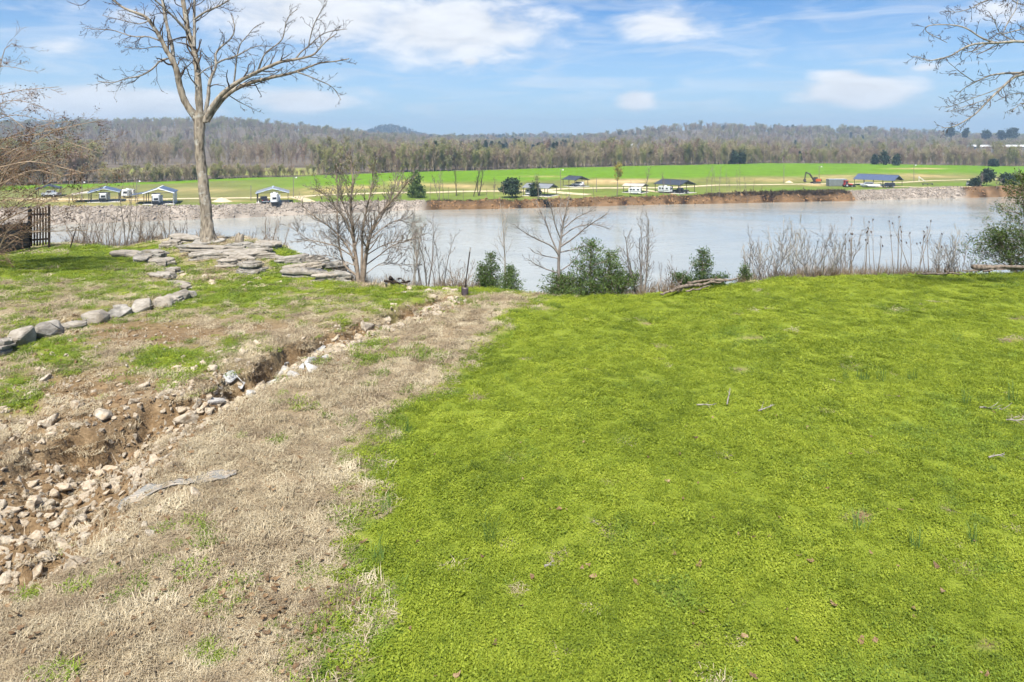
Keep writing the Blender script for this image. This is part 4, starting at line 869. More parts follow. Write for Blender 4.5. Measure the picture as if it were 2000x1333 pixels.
def edge_plants():
    # the bushy tree by the slabs
    b = beyond(706, .25); rg = np.random.default_rng(77); h = ztop(b[1], 305)-b[2]; root = thing('bushy_tree', 'bushy many stemmed bare tree with swelling buds at the lawn edge', 'tree', b); s = px_m(b); Y = b[1]
    T = [([(700, 556), (698, 525), (693, 490), (688, 440), (684, 400), (690, 360), (686, 320), (680, 302)], .3, 13, 3), ([(709, 556), (712, 520), (716, 490), (724, 455), (740, 420), (762, 396), (780, 376), (800, 352)], -.6, 14, 3), ([(702, 556), (694, 520), (684, 490), (664, 462), (640, 440), (612, 422), (590, 402)], .5, 8, 2), ([(706, 556), (707, 500), (708, 450), (718, 400), (728, 360), (730, 325)], -.4, 9, 2.5), ([(698, 540), (672, 520), (662, 480), (658, 420), (660, 370), (655, 335)], .8, 6.5, 2.2),
         ([(712, 520), (740, 500), (768, 478), (800, 470), (830, 458)], .3, 4, 1.5), ([(694, 505), (660, 482), (630, 474), (600, 468), (572, 446)], -.5, 4, 1.5), ([(714, 500), (745, 480), (780, 470), (802, 470)], -.9, 3.4, 1.3), ([(690, 470), (676, 430), (650, 400), (630, 376), (615, 370)], -.7, 5, 1.6), ([(720, 470), (748, 445), (776, 428), (812, 440)], .9, 4, 1.4), ([(696, 520), (670, 510), (640, 498), (612, 500)], .6, 3, 1.2), ([(715, 535), (745, 512), (770, 516), (800, 517)], .4, 2.6, 1.2), ([(722, 460), (744, 428), (756, 398), (770, 370), (775, 345)], .7, 5, 1.6), ([(688, 440), (670, 400), (662, 350), (668, 318)], -.3, 4, 1.5)]
    out = levels()
    for L, dy, w0, w1 in T:
        p = traced(L, Y, dy, w0*.8, w1*.7, rg); tube_obj('stem', [p], 7, m_brown, root, b); Lw = np.linalg.norm(np.diff(p[0], axis=0), axis=1).sum()
        kids(rg, p, .95, int(Lw*9), .25, 1, (.3, .9), out, 1, 3, {'n': [0, 6, 4], 'wob': .14, 'up': .07, 'rat': .5, 'seg': [6, 6, 4, 3]}, .0085)
    tube_obj('branches', out[1], 4, m_brown, root, b); tube_obj('twigs', out[2]+out[3], 3, m_grey, root, b)
    Pt = np.concatenate([p[-2:] for p, r in out[2]]); Pt = Pt[Pt[:, 2] > ztop(Y, 395)]; Pt = Pt[rg.integers(0, len(Pt), 520)]; cv, cq = cards(rg, Pt, 2, .05, .055)
    obj('buds', np_mesh('buds', cv-b, [cq], False), m_bud, root)
    # slender trees and brush, left to right
    g = 'leafless saplings behind the left lawn'
    ORD = 'one two three four five six seven eight nine ten eleven twelve thirteen fourteen fifteen sixteen seventeen eighteen nineteen'.split(); PXS = [150, 180, 215, 250, 268, 296, 325, 345, 525, 500, 545, 165, 232, 283, 310, 362, 200, 445]
    for k, (px, top, w) in enumerate([(150, 400, 60), (180, 408, 60), (215, 405, 70), (250, 352, 50), (268, 402, 50), (296, 430, 50), (325, 395, 40), (345, 420, 50), (525, 418, 60), (500, 438, 60), (545, 440, 60), (165, 415, 60), (232, 420, 60), (283, 412, 70), (310, 440, 60), (362, 430, 60), (200, 430, 80), (445, 452, 50)]):
        shrub_px('sapling', 'leafless sapling number %s along the brushy edge counted from the fence' % ORD[sorted(PXS).index(px)], px, .5+.25*(k % 3), top, w, 4 if k % 3 else 3, .03, m_grey if k % 2 else m_brown, 500+k, (0, 9, 3), 2, g, 'sapling', .10, .14, .2, .28)
    shrub_px('sapling', 'clump of slender saplings between the bushy tree and the shovel', 812, .5, 405, 50, 3, .045, m_palebark, 520, (0, 12, 4), 2, None, 'sapling', .12, .12, .3, .25)
    shrub_px('sapling', 'slim leaning sapling with a dark vine clump in its fork', 832, .7, 418, 90, 3, .038, m_grey, 521, (0, 12, 4), 2, None, 'sapling', .12, .12, .25, .28)
    shrub_px('sapling', 'low leafless sapling just left of the shovel handle', 858, .6, 440, 60, 3, .022, m_grey, 522, (0, 9, 4), 2, None, 'sapling', .12, .14, .2, .3)
    shrub_px('dry_bush', 'small tangle of dry twigs just behind the shovel', 895, .5, 505, 60, 9, .012, m_brown, 523, (0, 7, 3), 2, None, 'bush', .08, .16, .1, .35)
    shrub_px('sapling', 'pale slender sapling rising behind the small cedar', 985, .6, 402, 60, 1, .045, m_palebark, 524, (0, 16, 4), 2, None, 'sapling', .12, .12, .35, .34)
    b = beyond(1090, .2); Y = b[1]; root = thing('small_bare_tree', 'small spreading leafless tree in front of the wide cedar', 'tree', b); out = levels(); rg = np.random.default_rng(527)
    for L, dy, w0, w1 in [([(1091, 585), (1092, 560), (1091, 520), (1092, 495), (1095, 470), (1100, 435), (1107, 405), (1111, 384)], .1, 9.5, 2), ([(1092, 500), (1080, 481), (1054, 470), (1032, 459), (1012, 446), (1004, 438)], -.5, 4.2, 1.3), ([(1091, 496), (1076, 464), (1063, 426), (1052, 406), (1046, 392)], .5, 4.2, 1.3), ([(1095, 482), (1120, 466), (1140, 448), (1164, 431), (1186, 418)], -.6, 4.4, 1.3), ([(1098, 462), (1122, 444), (1157, 437), (1190, 447)], .6, 3.4, 1.2), ([(1095, 493), (1120, 488), (1142, 479), (1160, 478)], .8, 3.2, 1.2), ([(1102, 446), (1127, 424), (1153, 413), (1165, 404)], -.3, 3.2, 1.2),
                        ([(1089, 533), (1061, 525), (1036, 510), (1028, 505)], -.3, 3, 1.2), ([(1094, 530), (1111, 519), (1127, 503), (1132, 494)], .3, 3, 1.2), ([(1096, 470), (1084, 440), (1078, 410), (1070, 390)], -.5, 3.4, 1.2), ([(1100, 440), (1092, 415), (1096, 392)], .4, 2.8, 1.2), ([(1091, 505), (1060, 500), (1040, 492)], .5, 2.6, 1.2)]:
        p = traced(L, Y, dy, w0, w1, rg); tube_obj('trunk' if w0 > 5 else 'limb', [p], 7, m_grey, root, b); Lw = np.linalg.norm(np.diff(p[0], axis=0), axis=1).sum()
        kids(rg, p, .55, int(Lw*8), .3 if w0 < 5 else .5, 1, (.3, .9), out, 1, 2, {'n': [0, 4, 3], 'wob': .14, 'up': .06, 'rat': .5, 'seg': [6, 6, 4, 3]}, .007)
    tube_obj('twigs', out[1]+out[2], 3, m_grey, root, b)
    shrub_px('bare_bush', 'upright leafless bush right of the wide cedar', 1252, .5, 420, 90, 6, .035, m_grey, 526, (0, 12, 4), 2, None, 'bush', .1, .12, .15, .3)
    shrub_px('twig_bush', 'sparse low twigs between the wide cedar and next cedar', 1305, .6, 500, 70, 6, .014, m_grey, 528, (0, 6, 3), 2, None, 'bush', .1, .14)
    g = 'pale leafless bushes along the lawn edge'
    BL = ['second pale bush from the left on the right lawn edge', 'tallest pale fan shaped bush on the right lawn edge', 'pale bush just right of the tallest fan shaped one', 'low pale bush left of the leftmost sumac canes', 'pale bush tangled with the leftmost sumac canes', 'leftmost low pale bush beside the cedar scrap', 'grey leafless bush overhanging the driftwood heap', 'pale bush between the rightmost sumac and driftwood']
    for k, (px, top, w) in enumerate([(1500, 455, 110), (1535, 425, 120), (1575, 450, 120), (1605, 470, 100), (1640, 440, 80), (1470, 480, 60), (1870, 470, 90), (1840, 450, 70)]):
        shrub_px('bare_bush', BL[k], px, .5+.2*(k % 3), top-8, w*1.1, 8, .014, m_palebark if k % 2 else m_grey, 540+k, (0, 9, 4), 2, g, 'bush', .10, .13, .12, .32, .008)
    g = 'sumac canes with dark seed heads'
    SL = ['leftmost clump of sumac canes among the pale bushes', 'sumac canes between the pale bushes and tallest cane clump', 'sumac clump in the middle of the cane row', 'widest sumac clump with most seed heads', 'rightmost sumac canes nearest the driftwood heap', 'two short sumac canes tucked among taller ones']
    for k, (px, top, nst, w) in enumerate([(1660, 420, 3, 50), (1708, 425, 3, 40), (1752, 418, 3, 30), (1785, 425, 4, 50), (1815, 440, 3, 40), (1690, 440, 2, 30)]):
        r_ = shrub_px('sumac', SL[k], px, .5, top, w, nst, .021, m_brown, 560+k, (0, 4), 1, g, 'sumac', .14, .08, .6, .2)
        tips = []
        for ch in r_.children:
            if ch.name.startswith('stem'): v = ch.data.vertices; tips.append(np.mean([v[i].co[:] for i in range(len(v)-6, len(v))], 0))
        tw = [c for c in r_.children if c.name.startswith('twigs')][0]; vv = np.array([v.co[:] for v in tw.data.vertices]).reshape(-1, 21, 3)[:, -3:].mean(1); tips += list(vv[::4])
        for tp in tips:
            o = obj('seed_head', SEEDH, None, r_, tp+np.array([0, 0, .03])); o.rotation_euler = (rng.normal(0, .3), rng.normal(0, .3), 0)
    # the thicket of low weeds along the bank top
    rg = np.random.default_rng(8); px = np.concatenate([rg.uniform(100, 560, 120), rg.uniform(660, 960, 90), rg.uniform(1180, 1340, 40), rg.uniform(1440, 1900, 170)]); P = np.array([beyond(a, rg.uniform(.25, 1.0)) for a in px]); n = len(P)
    m = leafy('dry_weed_stalks', [(.2, (.16, .11, .065)), (.5, (.28, .21, .14)), (.8, (.40, .33, .24))], 1, .2)
    scatter('dry_weeds', P, rotz_only(n, rg, .2), np.repeat(rg.uniform(.5, 1.1, n)[:, None], 3, 1), rg.integers(0, 2, n), protos('weed_stalks', [(blades(71, 36, .22, .55, .005, .6), m), (blades(72, 30, .25, .75, .005, .5), m)]), 'thin dry weed stalks fringing the top of the bluff', 'weeds')
_b = bmesh.new(); bmesh.ops.create_icosphere(_b, subdivisions=1, radius=.024)
for _v in _b.verts: _v.co.z *= 2.1; _v.co.x *= .8+.4*rng.random()
SEEDH = bpy.data.meshes.new('seed_head'); _b.to_mesh(SEEDH); _b.free(); SEEDH.materials.append(m_seed)
edge_plants()
def cedar(name, label, base, h, w, seed, n=900, lobes=((0, 0, 1.0),), m=None, taper=.8, lean=0.0, dens=4, size=.13, bare=.12):
    """lobes: (sideways offset / w, height offset, relative height)"""
    rg = np.random.default_rng(seed); root = thing(name, label, 'cedar', base); P = []; br = []
    for lx, ly, lh in lobes:
        H_ = h*lh; tr = limb(rg, (lx*w*.25, ly*w*.25, -.2), (lx*w*.8, ly*w*.8, H_), H_*.97+.2, .035*h**.7, 7, .04, .02, .2); tube_obj('trunk', [tr], 6, m_brown, root)
        nb = int(n/len(lobes)/11); az = rg.uniform(0, 6.28)
        for k in range(nb):
            t = bare+(1-bare)*(k+rg.random())/nb; f = t*7; i = min(int(f), 6); q = tr[0][i]+(tr[0][i+1]-tr[0][i])*(f-i); az += 2.4
            L = w*.5*((1-t)**taper)*rg.uniform(.3, 1.5)*(1 if len(lobes) == 1 else .75)+.10; d = np.array([math.cos(az), math.sin(az), rg.uniform(.15, .7)])
            b_ = limb(rg, q, d, L, .012, 5, .10, .05, .3); br.append(b_); m_ = max(4, int(9*L/(w*.35)))
            tt = rg.uniform(.35, 1.08, m_); ii = np.minimum((tt*5).astype(int), 4); pp = b_[0][ii]+(b_[0][ii+1]-b_[0][ii])*(tt*5-ii)[:, None]; P.append(pp+rg.normal(0, .05*L+.02, (m_, 3)))
    tube_obj('branches', br, 3, m_brown, root); P = np.concatenate(P); cv, cq = cards(rg, P, dens, size*.6, size*1.15, .0, -.35, .14 if m in (None, globals().get('m_cedar2')) else .3)
    obj('foliage', np_mesh('foliage', cv, [cq], False), m or m_cedar, root)['kind'] = 'stuff'; return root
def cedar_px(name, label, px, off, top, wpx, *a, **k):
    b = beyond(px, off); return cedar(name, label, b, ztop(b[1], top)-b[2], wpx/px_m(b), *a, **k)
cedar_px('cedar', 'small pointed green cedar behind the pale flat rock', 962, .5, 494, 58, 1, 1200, ((0, 0, 1), (-.4, 0, .75)), size=.075, dens=6)
cedar_px('cedar', 'tiny dark cedar beside the pale slender sapling', 1000, .5, 522, 42, 2, 600, size=.07, dens=6)
cedar_px('cedar', 'wide ragged cedar cluster behind the small spreading tree', 1158, .35, 468, 135, 3, 4800, ((-.1, 0, 1), (.45, .1, .8), (.75, 0, .55), (-.6, .1, .5), (-.9, 0, .35)), size=.08, dens=6, taper=.55)
cedar_px('cedar', 'mid sized cedar behind the rotting log heap', 1372, .4, 488, 74, 4, 1900, ((0, 0, 1), (-.7, 0, .55), (.5, 0, .4)), size=.078, dens=6, taper=.6)
cedar_px('cedar', 'scrap of cedar at the right end of the log heap', 1455, .5, 520, 28, 5, 380, size=.08)
m_cedar2 = leafy('dark_cedar_foliage', [(.2, (.028, .048, .012)), (.45, (.058, .09, .02)), (.68, (.095, .135, .03)), (.9, (.17, .185, .055))], 1.4, .25)
cedar_px('cedar', 'large dark cedar cut off by the right border', 2008, .6, 335, 240, 6, 3000, ((0, 0, 1), (-.25, 0, .45)), m=m_cedar2, size=.10, dens=6, taper=.62)

# ------------------------------------------------------------------ crape myrtle at the left border
def myrtle():
    rg = np.random.default_rng(55); Y = 24.0; b = at_y(-60, 545, Y); b[2] = float(H(b[0], Y)); root = thing('crape_myrtle', 'tangled crape myrtle with reddish twigs and dark seed pods at left', 'shrub', b); out = levels()
    m = plain('tan_twigs', (.27, .205, .14), .85, 0, .3, .2, 4); m_red = plain('reddish_twigs', (.21, .145, .095), .85, 0, .3, .2, 4)
    ends = [(40, 95), (60, 140), (115, 170), (85, 210), (150, 235), (200, 235), (215, 270), (160, 300), (205, 330), (180, 380), (150, 410), (170, 450), (120, 345), (90, 300), (60, 260), (30, 330), (20, 290), (0, 220), (75, 390), (40, 430), (110, 275), (130, 320), (5, 130), (195, 300), (60, 350), (100, 240), (140, 275), (20, 380), (60, 300), (170, 340), (110, 395), (45, 470), (210, 360), (90, 330), (130, 250)]
    for k, e in enumerate(ends):
        x0 = rg.uniform(-110, -30); mid = (rg.uniform(-70, 20), e[1]+rg.uniform(-40, 90)); L = [(x0, 545), (x0-10, 480), ((x0+mid[0])*.5-10, (500+mid[1])*.5), mid, ((mid[0]+e[0])*.5, (mid[1]+e[1])*.5-rg.uniform(8, 34)), e]
        p = traced(L, Y, rg.uniform(-1.8, 1.8), rg.uniform(3.5, 6), 1.1, rg, 20); tube_obj('stem', [p], 5, m, root, b)
        kids(rg, p, 1.35, 13, .38, 1, (.3, .95), out, 1, 3, {'n': [0, 6, 4, 3], 'wob': .17, 'up': .0, 'rat': .55, 'seg': [6, 6, 5, 4]}, .0055)
    tube_obj('branches', out[1], 4, m_red, root, b); tube_obj('twigs', out[2]+out[3], 3, m_red, root, b)
    tips = np.array([p[-1] for p, r in out[2]+out[1]]); px, py = pix(tips[:, 0], tips[:, 1], tips[:, 2]); tips = tips[(py < 460)]; tips = tips[rg.integers(0, len(tips), 420)]
    cv, cq = cards(rg, np.repeat(tips, 9, 0)+rg.normal(0, .095, (len(tips)*9, 3)), 2, .004, .052); obj('seed_pods', np_mesh('seed_pods', cv-b, [cq], False), m_seed, root)
    tips = np.array([p[-1] for p, r in out[3]]); tips = tips[rg.integers(0, len(tips), 900)]; cv, cq = cards(rg, tips, 2, .05, .04); obj('dead_leaflets', np_mesh('dead_leaflets', cv-b, [cq], False), m_rust, root)
myrtle()

# ------------------------------------------------------------------ small things on the near bank
def bx(b, x0, x1, y0, y1, z0, z1, bev=0.0):
    r = bmesh.ops.create_cube(b, size=1); bmesh.ops.scale(b, vec=(x1-x0, y1-y0, z1-z0), verts=r['verts']); bmesh.ops.translate(b, vec=((x0+x1)/2, (y0+y1)/2, (z0+z1)/2), verts=r['verts'])
    if bev:
        e = list({e for v in r['verts'] for e in v.link_edges}); bmesh.ops.bevel(b, geom=e, offset=bev, segments=2, affect='EDGES', profile=.7)
def box(name, dims, m, parent, bev=0.0, loc=None):
    b = bmesh.new(); bx(b, *dims, bev); return obj(name, b, m, parent, loc)
m_iron = plain('black_iron', (.025, .026, .028), .5, .6, .2, .4); m_darkwood = plain('dark_weathered_wood', (.032, .024, .019), .9, 0, .3, .1, 8)
def fence():
    A = GP(-60, 512); B = GP(57, 487); C = GP(96, 484); root = thing('iron_fence', 'black picket fence with a dark solid end panel at left', 'fence', B)
    v = A-B; L = np.hypot(v[0], v[1]); a = math.atan2(v[1], v[0]); root.rotation_euler = (0, 0, a); h = 1.22; n = int(L/.115)
    pk = None
    for k in range(1, n):
        o = box('picket', (-.016, .016, -.016, .016, .06, h), m_iron, root, 0, (k*L/n, 0, v[2]*k/n)) if pk is None else obj('picket', pk.data, None, root, (k*L/n, 0, v[2]*k/n)); pk = o
    sl = v[2]/L
    for z in (.16, h-.14):
        b = bmesh.new(); bx(b, 0, L, -.016, .016, z-.018, z+.018)
        for w in b.verts: w.co.z += w.co.x*sl
        obj('rail', b, m_iron, root)
    box('post', (-.045, .045, -.045, .045, -.2, 1.95), m_iron, root, .008); box('post', (L-.05, L+.05, -.05, .05, -.2+v[2], 1.4+v[2]), m_iron, root, .008)
    iv = Matrix.Rotation(-a, 3, 'Z') @ Vector((C-B).tolist()); L2 = math.hypot(iv.x, iv.y); e = bpy.data.objects.new('end_panel', None); COL.objects.link(e); e.parent = root; e.rotation_euler = (0, 0, math.atan2(iv.y, iv.x))
    for k in range(6): box('board', (.05+k*(L2-.1)/6, .05+(k+.62)*(L2-.1)/6, -.014, .014, .12+.02*(k % 2), 1.82+.03*(k % 3)), m_darkwood, e)
    for z in (.4, 1.55): box('rail', (.04, L2-.04, .016, .055, z-.04, z+.04), m_darkwood, e)
    box('post', (L2-.05, L2+.05, -.05, .05, -.25, 2.0), m_darkwood, e, .008)
fence()
def shovel():
    p = GP(908, 577); root = thing('shovel', 'long handled shovel stuck upright in the orange soil', 'shovel', p); t = np.array([.17, .12, 1.52])
    m_sh = plain('shovel_handle', (.035, .026, .02), .7, 0, .3, .3)
    tube_obj('handle', [(np.linspace((0, 0, .22), t, 8), np.full(8, .02))], 8, m_sh, root); q = t/np.linalg.norm(t)
    tube_obj('grip', [(np.array([t-q*.14, t]), np.array([.023, .021]))], 8, plain('grey_grip', (.3, .29, .27), .6), root)
    V = []; nx, nz = 7, 7
    for j in range(nz):
        s = j/(nz-1); w = .115*(1 if s > .35 else (.25+.75*(s/.35)**.7))
        for i in range(nx): u = i/(nx-1)*2-1; V.append((u*w, -.03+.045*u*u-.05*(1-s), -.08+.33*s))
    me = np_mesh('blade', V, [grid_faces(nx, nz)]); o = obj('blade', me, plain('rusty_steel', (.09, .07, .075), .5, .6, .3, .5), root); md = o.modifiers.new('t', 'SOLIDIFY'); md.thickness = .006
    tube_obj('socket', [(np.array([q*.18, q*.34]), np.array([.026, .021]))], 8, m_iron, root)
shovel()
def stake():
    p = GP(136, 487); t = np.array([.24, .1, .95]); root = thing('leaning_stake', 'dark leaning stake in the grass near the fence', 'stake', p)
    tube_obj('shaft', [(np.linspace((-.05, 0, -.2), t, 6), np.array([.032, .032, .03, .03, .028, .024]))], 6, m_darkwood, root)
stake()
def stump():
    p = GP(466, 481); rg = np.random.default_rng(4); P = np.linspace((0, 0, -.15), (.03, .05, .52), 9); V, Q = tubes([(P, np.array([.30, .25, .21, .19, .18, .175, .17, .165, .155]))], 16)
    c = np.repeat(P, 16, 0); V = c+(V-c)*(1+rg.normal(0, .09, 16)[np.tile(np.arange(16), 9)])[:, None]; V[-16:, 2] += rg.normal(0, .06, 16); V = np.concatenate([V, [(.03, .05, .46)]]); k = 8*16+np.arange(16)
    root = thing('tree_stump', 'short broken stump just right of the tall tree', 'stump', p); obj('trunk', np_mesh('trunk', V, [Q, np.stack([k, 8*16+(np.arange(16)+1) % 16, np.full(16, len(V)-1)], 1)]), m_tree, root)
stump()
m_drift = barkm('grey_driftwood', (.06, .045, .034), (.23, .185, .145), None, .5, 9, .04)
def logs(name, label, L, m=None, cat='log heap'):
    b = GP(L[0][0], L[0][1]); rg = np.random.default_rng(int(L[0][0])); root = thing(name, label, cat, b)
    for (x0, y0, x1, y1, w, dz, back) in L:
        p, q = GP(x0, y0+11)+(0, back*.2, dz*1.2+.16), GP(x1, y1+11)+(0, back*.2, dz*1.2+.16); n = 9; w = w*.8; P = np.linspace(p, q, n)+np.convolve(rg.normal(0, .06, n+2), np.ones(3)/3, 'valid')[:, None]*np.array([.3, 1, .7]); r = w*(1-.35*np.linspace(0, 1, n))*rg.uniform(.7, 1.25, n); r[0] *= .8; r[-1] *= .6
        V, Q = tubes([(P, r)], 9); c = np.repeat(P, 9, 0); V = c+(V-c)*(1+rg.normal(0, .17, len(V)))[:, None]; V = np.concatenate([V, [P[0]], [P[-1]]]); k = np.arange(9); kk = (k+1) % 9
        T3 = np.concatenate([np.stack([kk, k, np.full(9, len(V)-2)], 1), np.stack([k+9*(n-1), kk+9*(n-1), np.full(9, len(V)-1)], 1)]); obj('log', np_mesh('log', V-b, [Q, T3]), m or m_drift, root)
    return root
logs('log_heap', 'rotting pale logs heaped on the lawn edge before a cedar', [(1322, 566, 1372, 556, .085, .06, .2), (1345, 560, 1400, 550, .07, .12, .4), (1310, 571, 1352, 558, .065, .05, .1), (1385, 555, 1440, 547, .065, .06, .2), (1350, 555, 1410, 545, .05, .20, .6), (1290, 572, 1320, 568, .04, .02, 0), (1365, 561, 1412, 552, .05, .04, .1), (1330, 562, 1352, 550, .04, .16, .3), (1400, 552, 1448, 543, .04, .12, .4), (1340, 568, 1390, 560, .04, .03, 0)])
logs('log_heap', 'long heap of grey driftwood and sticks under the large cedar', [(1800, 534, 1880, 531, .05, .02, .2), (1860, 528, 1945, 521, .12, .16, .1), (1900, 530, 2010, 525, .13, .12, .0), (1845, 531, 1900, 526, .09, .1, .0), (1850, 519, 1940, 514, .045, .22, .4), (1960, 523, 2060, 518, .095, .16, .4), (1843, 526, 1860, 515, .05, .14, .3), (1880, 531, 1960, 528, .04, .05, 0), (1900, 517, 2000, 507, .04, .26, .6), (1790, 535, 1830, 532, .03, .02, 0), (1870, 511, 1930, 501, .03, .34, .7), (1930, 529, 1990, 522, .06, .08, .1), (1905, 524, 1975, 512, .035, .22, .3), (1850, 531, 1900, 524, .04, .06, .1), (1885, 508, 1850, 498, .02, .3, .6), (1940, 512, 1900, 495, .02, .34, .6), (1920, 530, 2010, 524, .045, .05, 0)])
logs('uprooted_stump', 'dark charred root pieces at the edge beside the bushy tree', [(750, 551, 800, 551, .05, .05, 0), (762, 549, 790, 545, .09, .12, .1), (766, 548, 761, 531, .055, .14, .1), (778, 550, 786, 537, .05, .10, .1), (752, 552, 772, 543, .04, .06, .1), (784, 552, 800, 552, .04, .04, 0), (770, 546, 782, 541, .11, .10, .2)], m_darkwood, 'roots')
slabs('flat_rock', 'pale flat rock on the lawn edge below the small cedars', [(985, 551, 46, 12, .8, 6), (972, 556, 30, 7, .6, -6)])
def fabric():
    """a torn strip of landscape cloth lying in the dry grass"""
    L = [(232, 988, 12), (262, 974, 24), (300, 962, 20), (340, 946, 13), (372, 942, 14), (405, 934, 24), (440, 930, 18), (462, 926, 6)]; c = np.array([GP(a, b) for a, b, w in L]); rg = np.random.default_rng(2); s = np.linspace(0, len(L)-1, 44); X = np.interp(s, range(len(L)), c[:, 0]); Y = np.interp(s, range(len(L)), c[:, 1]); W = np.interp(s, range(len(L)), [w for *_, w in L])/95
    W = W*(1+.3*fbm(s, s*0, 1.3, 3, 2)); V = []
    for k in np.linspace(-.5, .5, 9): y = Y+k*W*1.35+rg.normal(0, .012, 44); x = X-k*W*.3+rg.normal(0, .01, 44); V.append(np.stack([x, y, H(x, y)+.028+.045*fbm(x, y, 4, 3, 9)], 1))
    def b(t):
        p = pos(t); w = N(t, 'ShaderNodeTexWave'); t.links.new(p, w.inputs[0]); w.inputs['Scale'].default_value = 9; w.inputs['Distortion'].default_value = 7; w.bands_direction = 'Y'
        n = NOISE(t, p, 9, 5, .6); return PBSDF(t, MIX(t, RANGE(t, n, .42, .62), (.22, .215, .20, 1), (.36, .30, .23, 1)), .8, 0, .3, w.outputs[0], .5, .02)
    o = obj('landscape_cloth', np_mesh('landscape_cloth', np.concatenate(V), [grid_faces(44, 9)]), mat('grey_cloth', b)); tag(o, 'torn strip of grey landscape cloth showing in the dry grass', 'cloth'); md = o.modifiers.new('t', 'SOLIDIFY'); md.thickness = .006
fabric()
def litter():
    rg = np.random.default_rng(12); g = 'fallen twigs on the lawn'
    for k, (a, b, w, lab) in enumerate([(1378, 798, 34, 'short grey twig lying left of the forked twig on the lawn'), (1420, 796, 24, 'pale forked twig standing up from the lawn'), (1500, 806, 40, 'grey branched twig on the middle of the lawn'), (1942, 802, 54, 'bundle of grey sticks near the right border of the lawn'), (1988, 828, 40, 'grey stick cut by the right border of the lawn'), (1080, 1112, 34, 'pale straw twig low on the lawn'), (1945, 900, 30, 'pale dried stem bent over on the right of the lawn')]):
        p = GP(a, b)+(0, 0, .06); L = w/px_m(p); root = thing('fallen_twig', lab, 'twig', p, 0, g); d = np.array([1, rg.uniform(-.5, .5), .05]) if k != 1 else np.array([.15, .2, 1.])
        q = limb(rg, -unit(d)*L*.5*(k != 1), d, L*(1 if k != 1 else 1.3), .016, 6, .12, 0, .5); o2 = levels(); kids(rg, q, L*.55, 4 if k != 3 else 9, .1, .9, (.4, 1.), o2, 1, 1, {'n': [0, 2]}, .008); tube_obj('stick', [q]+o2[1], 5, m_limb, root)
    g = 'tufts of wild onion in the lawn'
    for k, (a, b, hp) in enumerate([(958, 1062, 70), (740, 1098, 60), (752, 1000, 44), (797, 846, 34), (1650, 742, 26), (1682, 742, 22), (1722, 745, 30), (1782, 742, 30), (1905, 1065, 50), (1790, 1072, 44), (1975, 785, 40), (1690, 742, 22), (1885, 790, 40), (1680, 1040, 46)]):
        p = GP(a, b); h = hp/px_m(p); me = blades(800+k, 22, .09, h, .0036, .4); o = obj('wild_onion', me, m_onion, None, p); tag(o, ['wild onion tuft nearest the lower middle of the lawn', 'wild onion tuft nearest the bottom of the green boundary', 'wild onion tuft on the green boundary at mid height', 'small wild onion tuft highest on the green boundary', 'leftmost of the row of small onion tufts up the lawn', 'second small onion tuft in the upper lawn row', 'third small onion tuft in the upper lawn row', 'rightmost small onion tuft in the upper lawn row', 'onion tuft low on the right side of the lawn', 'onion tuft left of the lowest right one', 'onion tuft at the right border beside the sticks', 'tiny onion tuft crowding the second in the upper row', 'onion tuft just above the bundle of grey sticks', 'onion tuft beside the bare soil patch'][k], 'plant', g)
    n = 360; px = np.concatenate([rg.uniform(-20, 720, 190), rg.uniform(560, 2010, 100), rg.normal(540, 70, 70)]); py = np.concatenate([rg.uniform(880, 1345, 190), rg.uniform(800, 1345, 100), rg.normal(1175, 50, 70)])
    P = np.array([on_plane(a, b) for a, b in zip(px, py)]); P[:, 2] = H(P[:, 0], P[:, 1])+.045; V = []
    c, _q = cards(rg, [(0, 0, 0)], 1, 0, .1)
    def leafmesh(s):
        r = np.random.default_rng(s); a = np.linspace(0, 2*np.pi, 9, endpoint=False); rad = .06*(1+.25*np.sin(a*3+r.uniform(0, 6))+r.normal(0, .12, 9)); x = rad*np.cos(a)*1.3; y = rad*np.sin(a)*.8; z = 3.5*x*x+r.normal(0, .008, 9)+2*y*y
        return np_mesh('leaf', np.concatenate([np.stack([x, y, z], 1), [(0, 0, 0)]]), [np.stack([np.arange(9), (np.arange(9)+1) % 9, np.full(9, 9)], 1)])
    rot = rg.normal(0, .25, (n, 3)); rot[:, 2] = rg.uniform(0, 6.28, n)
    scatter('leaf_litter', P, rot, np.repeat(rg.uniform(.2, .6, n)[:, None], 3, 1), rg.integers(0, 4, n), protos('dead_leaf', [(leafmesh(k), m_leaf) for k in range(4)]), 'curled brown leaves scattered over the near grass', 'leaves')
m_onion = leafy('wild_onion_blades', [(.2, (.07, .13, .03)), (.5, (.11, .19, .045)), (.8, (.16, .25, .07))], 2, .2)
litter()
# ------------------------------------------------------------------ the camp on the far bank
def metal(name, c, ribs=True, axis=0, sc=1.0):
    def b(t):
        o = opos(t); n = NOISE(t, o, 1.2, 5, .6); c1 = MIX(t, RANGE(t, n, .3, .7), (*[v*.85 for v in c], 1), (*[v*1.12 for v in c], 1)); bump = None
        if ribs:
            w = N(t, 'ShaderNodeTexWave'); t.links.new(o, w.inputs[0]); w.inputs['Scale'].default_value = sc; w.bands_direction = 'XYZ'[axis]; bump = w.outputs[0]
        return PBSDF(t, c1, .45, .0, .5, bump, .4, .05)
    return mat(name, b)
m_blue = metal('slate_blue_roof', (.075, .10, .165)); m_dark = metal('charcoal_roof', (.045, .052, .065)); m_grey2 = metal('grey_metal', (.20, .21, .22)); m_tanroof = metal('tan_roof', (.50, .44, .36)); m_lightroof = metal('pale_blue_trim', (.40, .46, .56)); m_wmetal = metal('white_metal_siding', (.70, .72, .74))
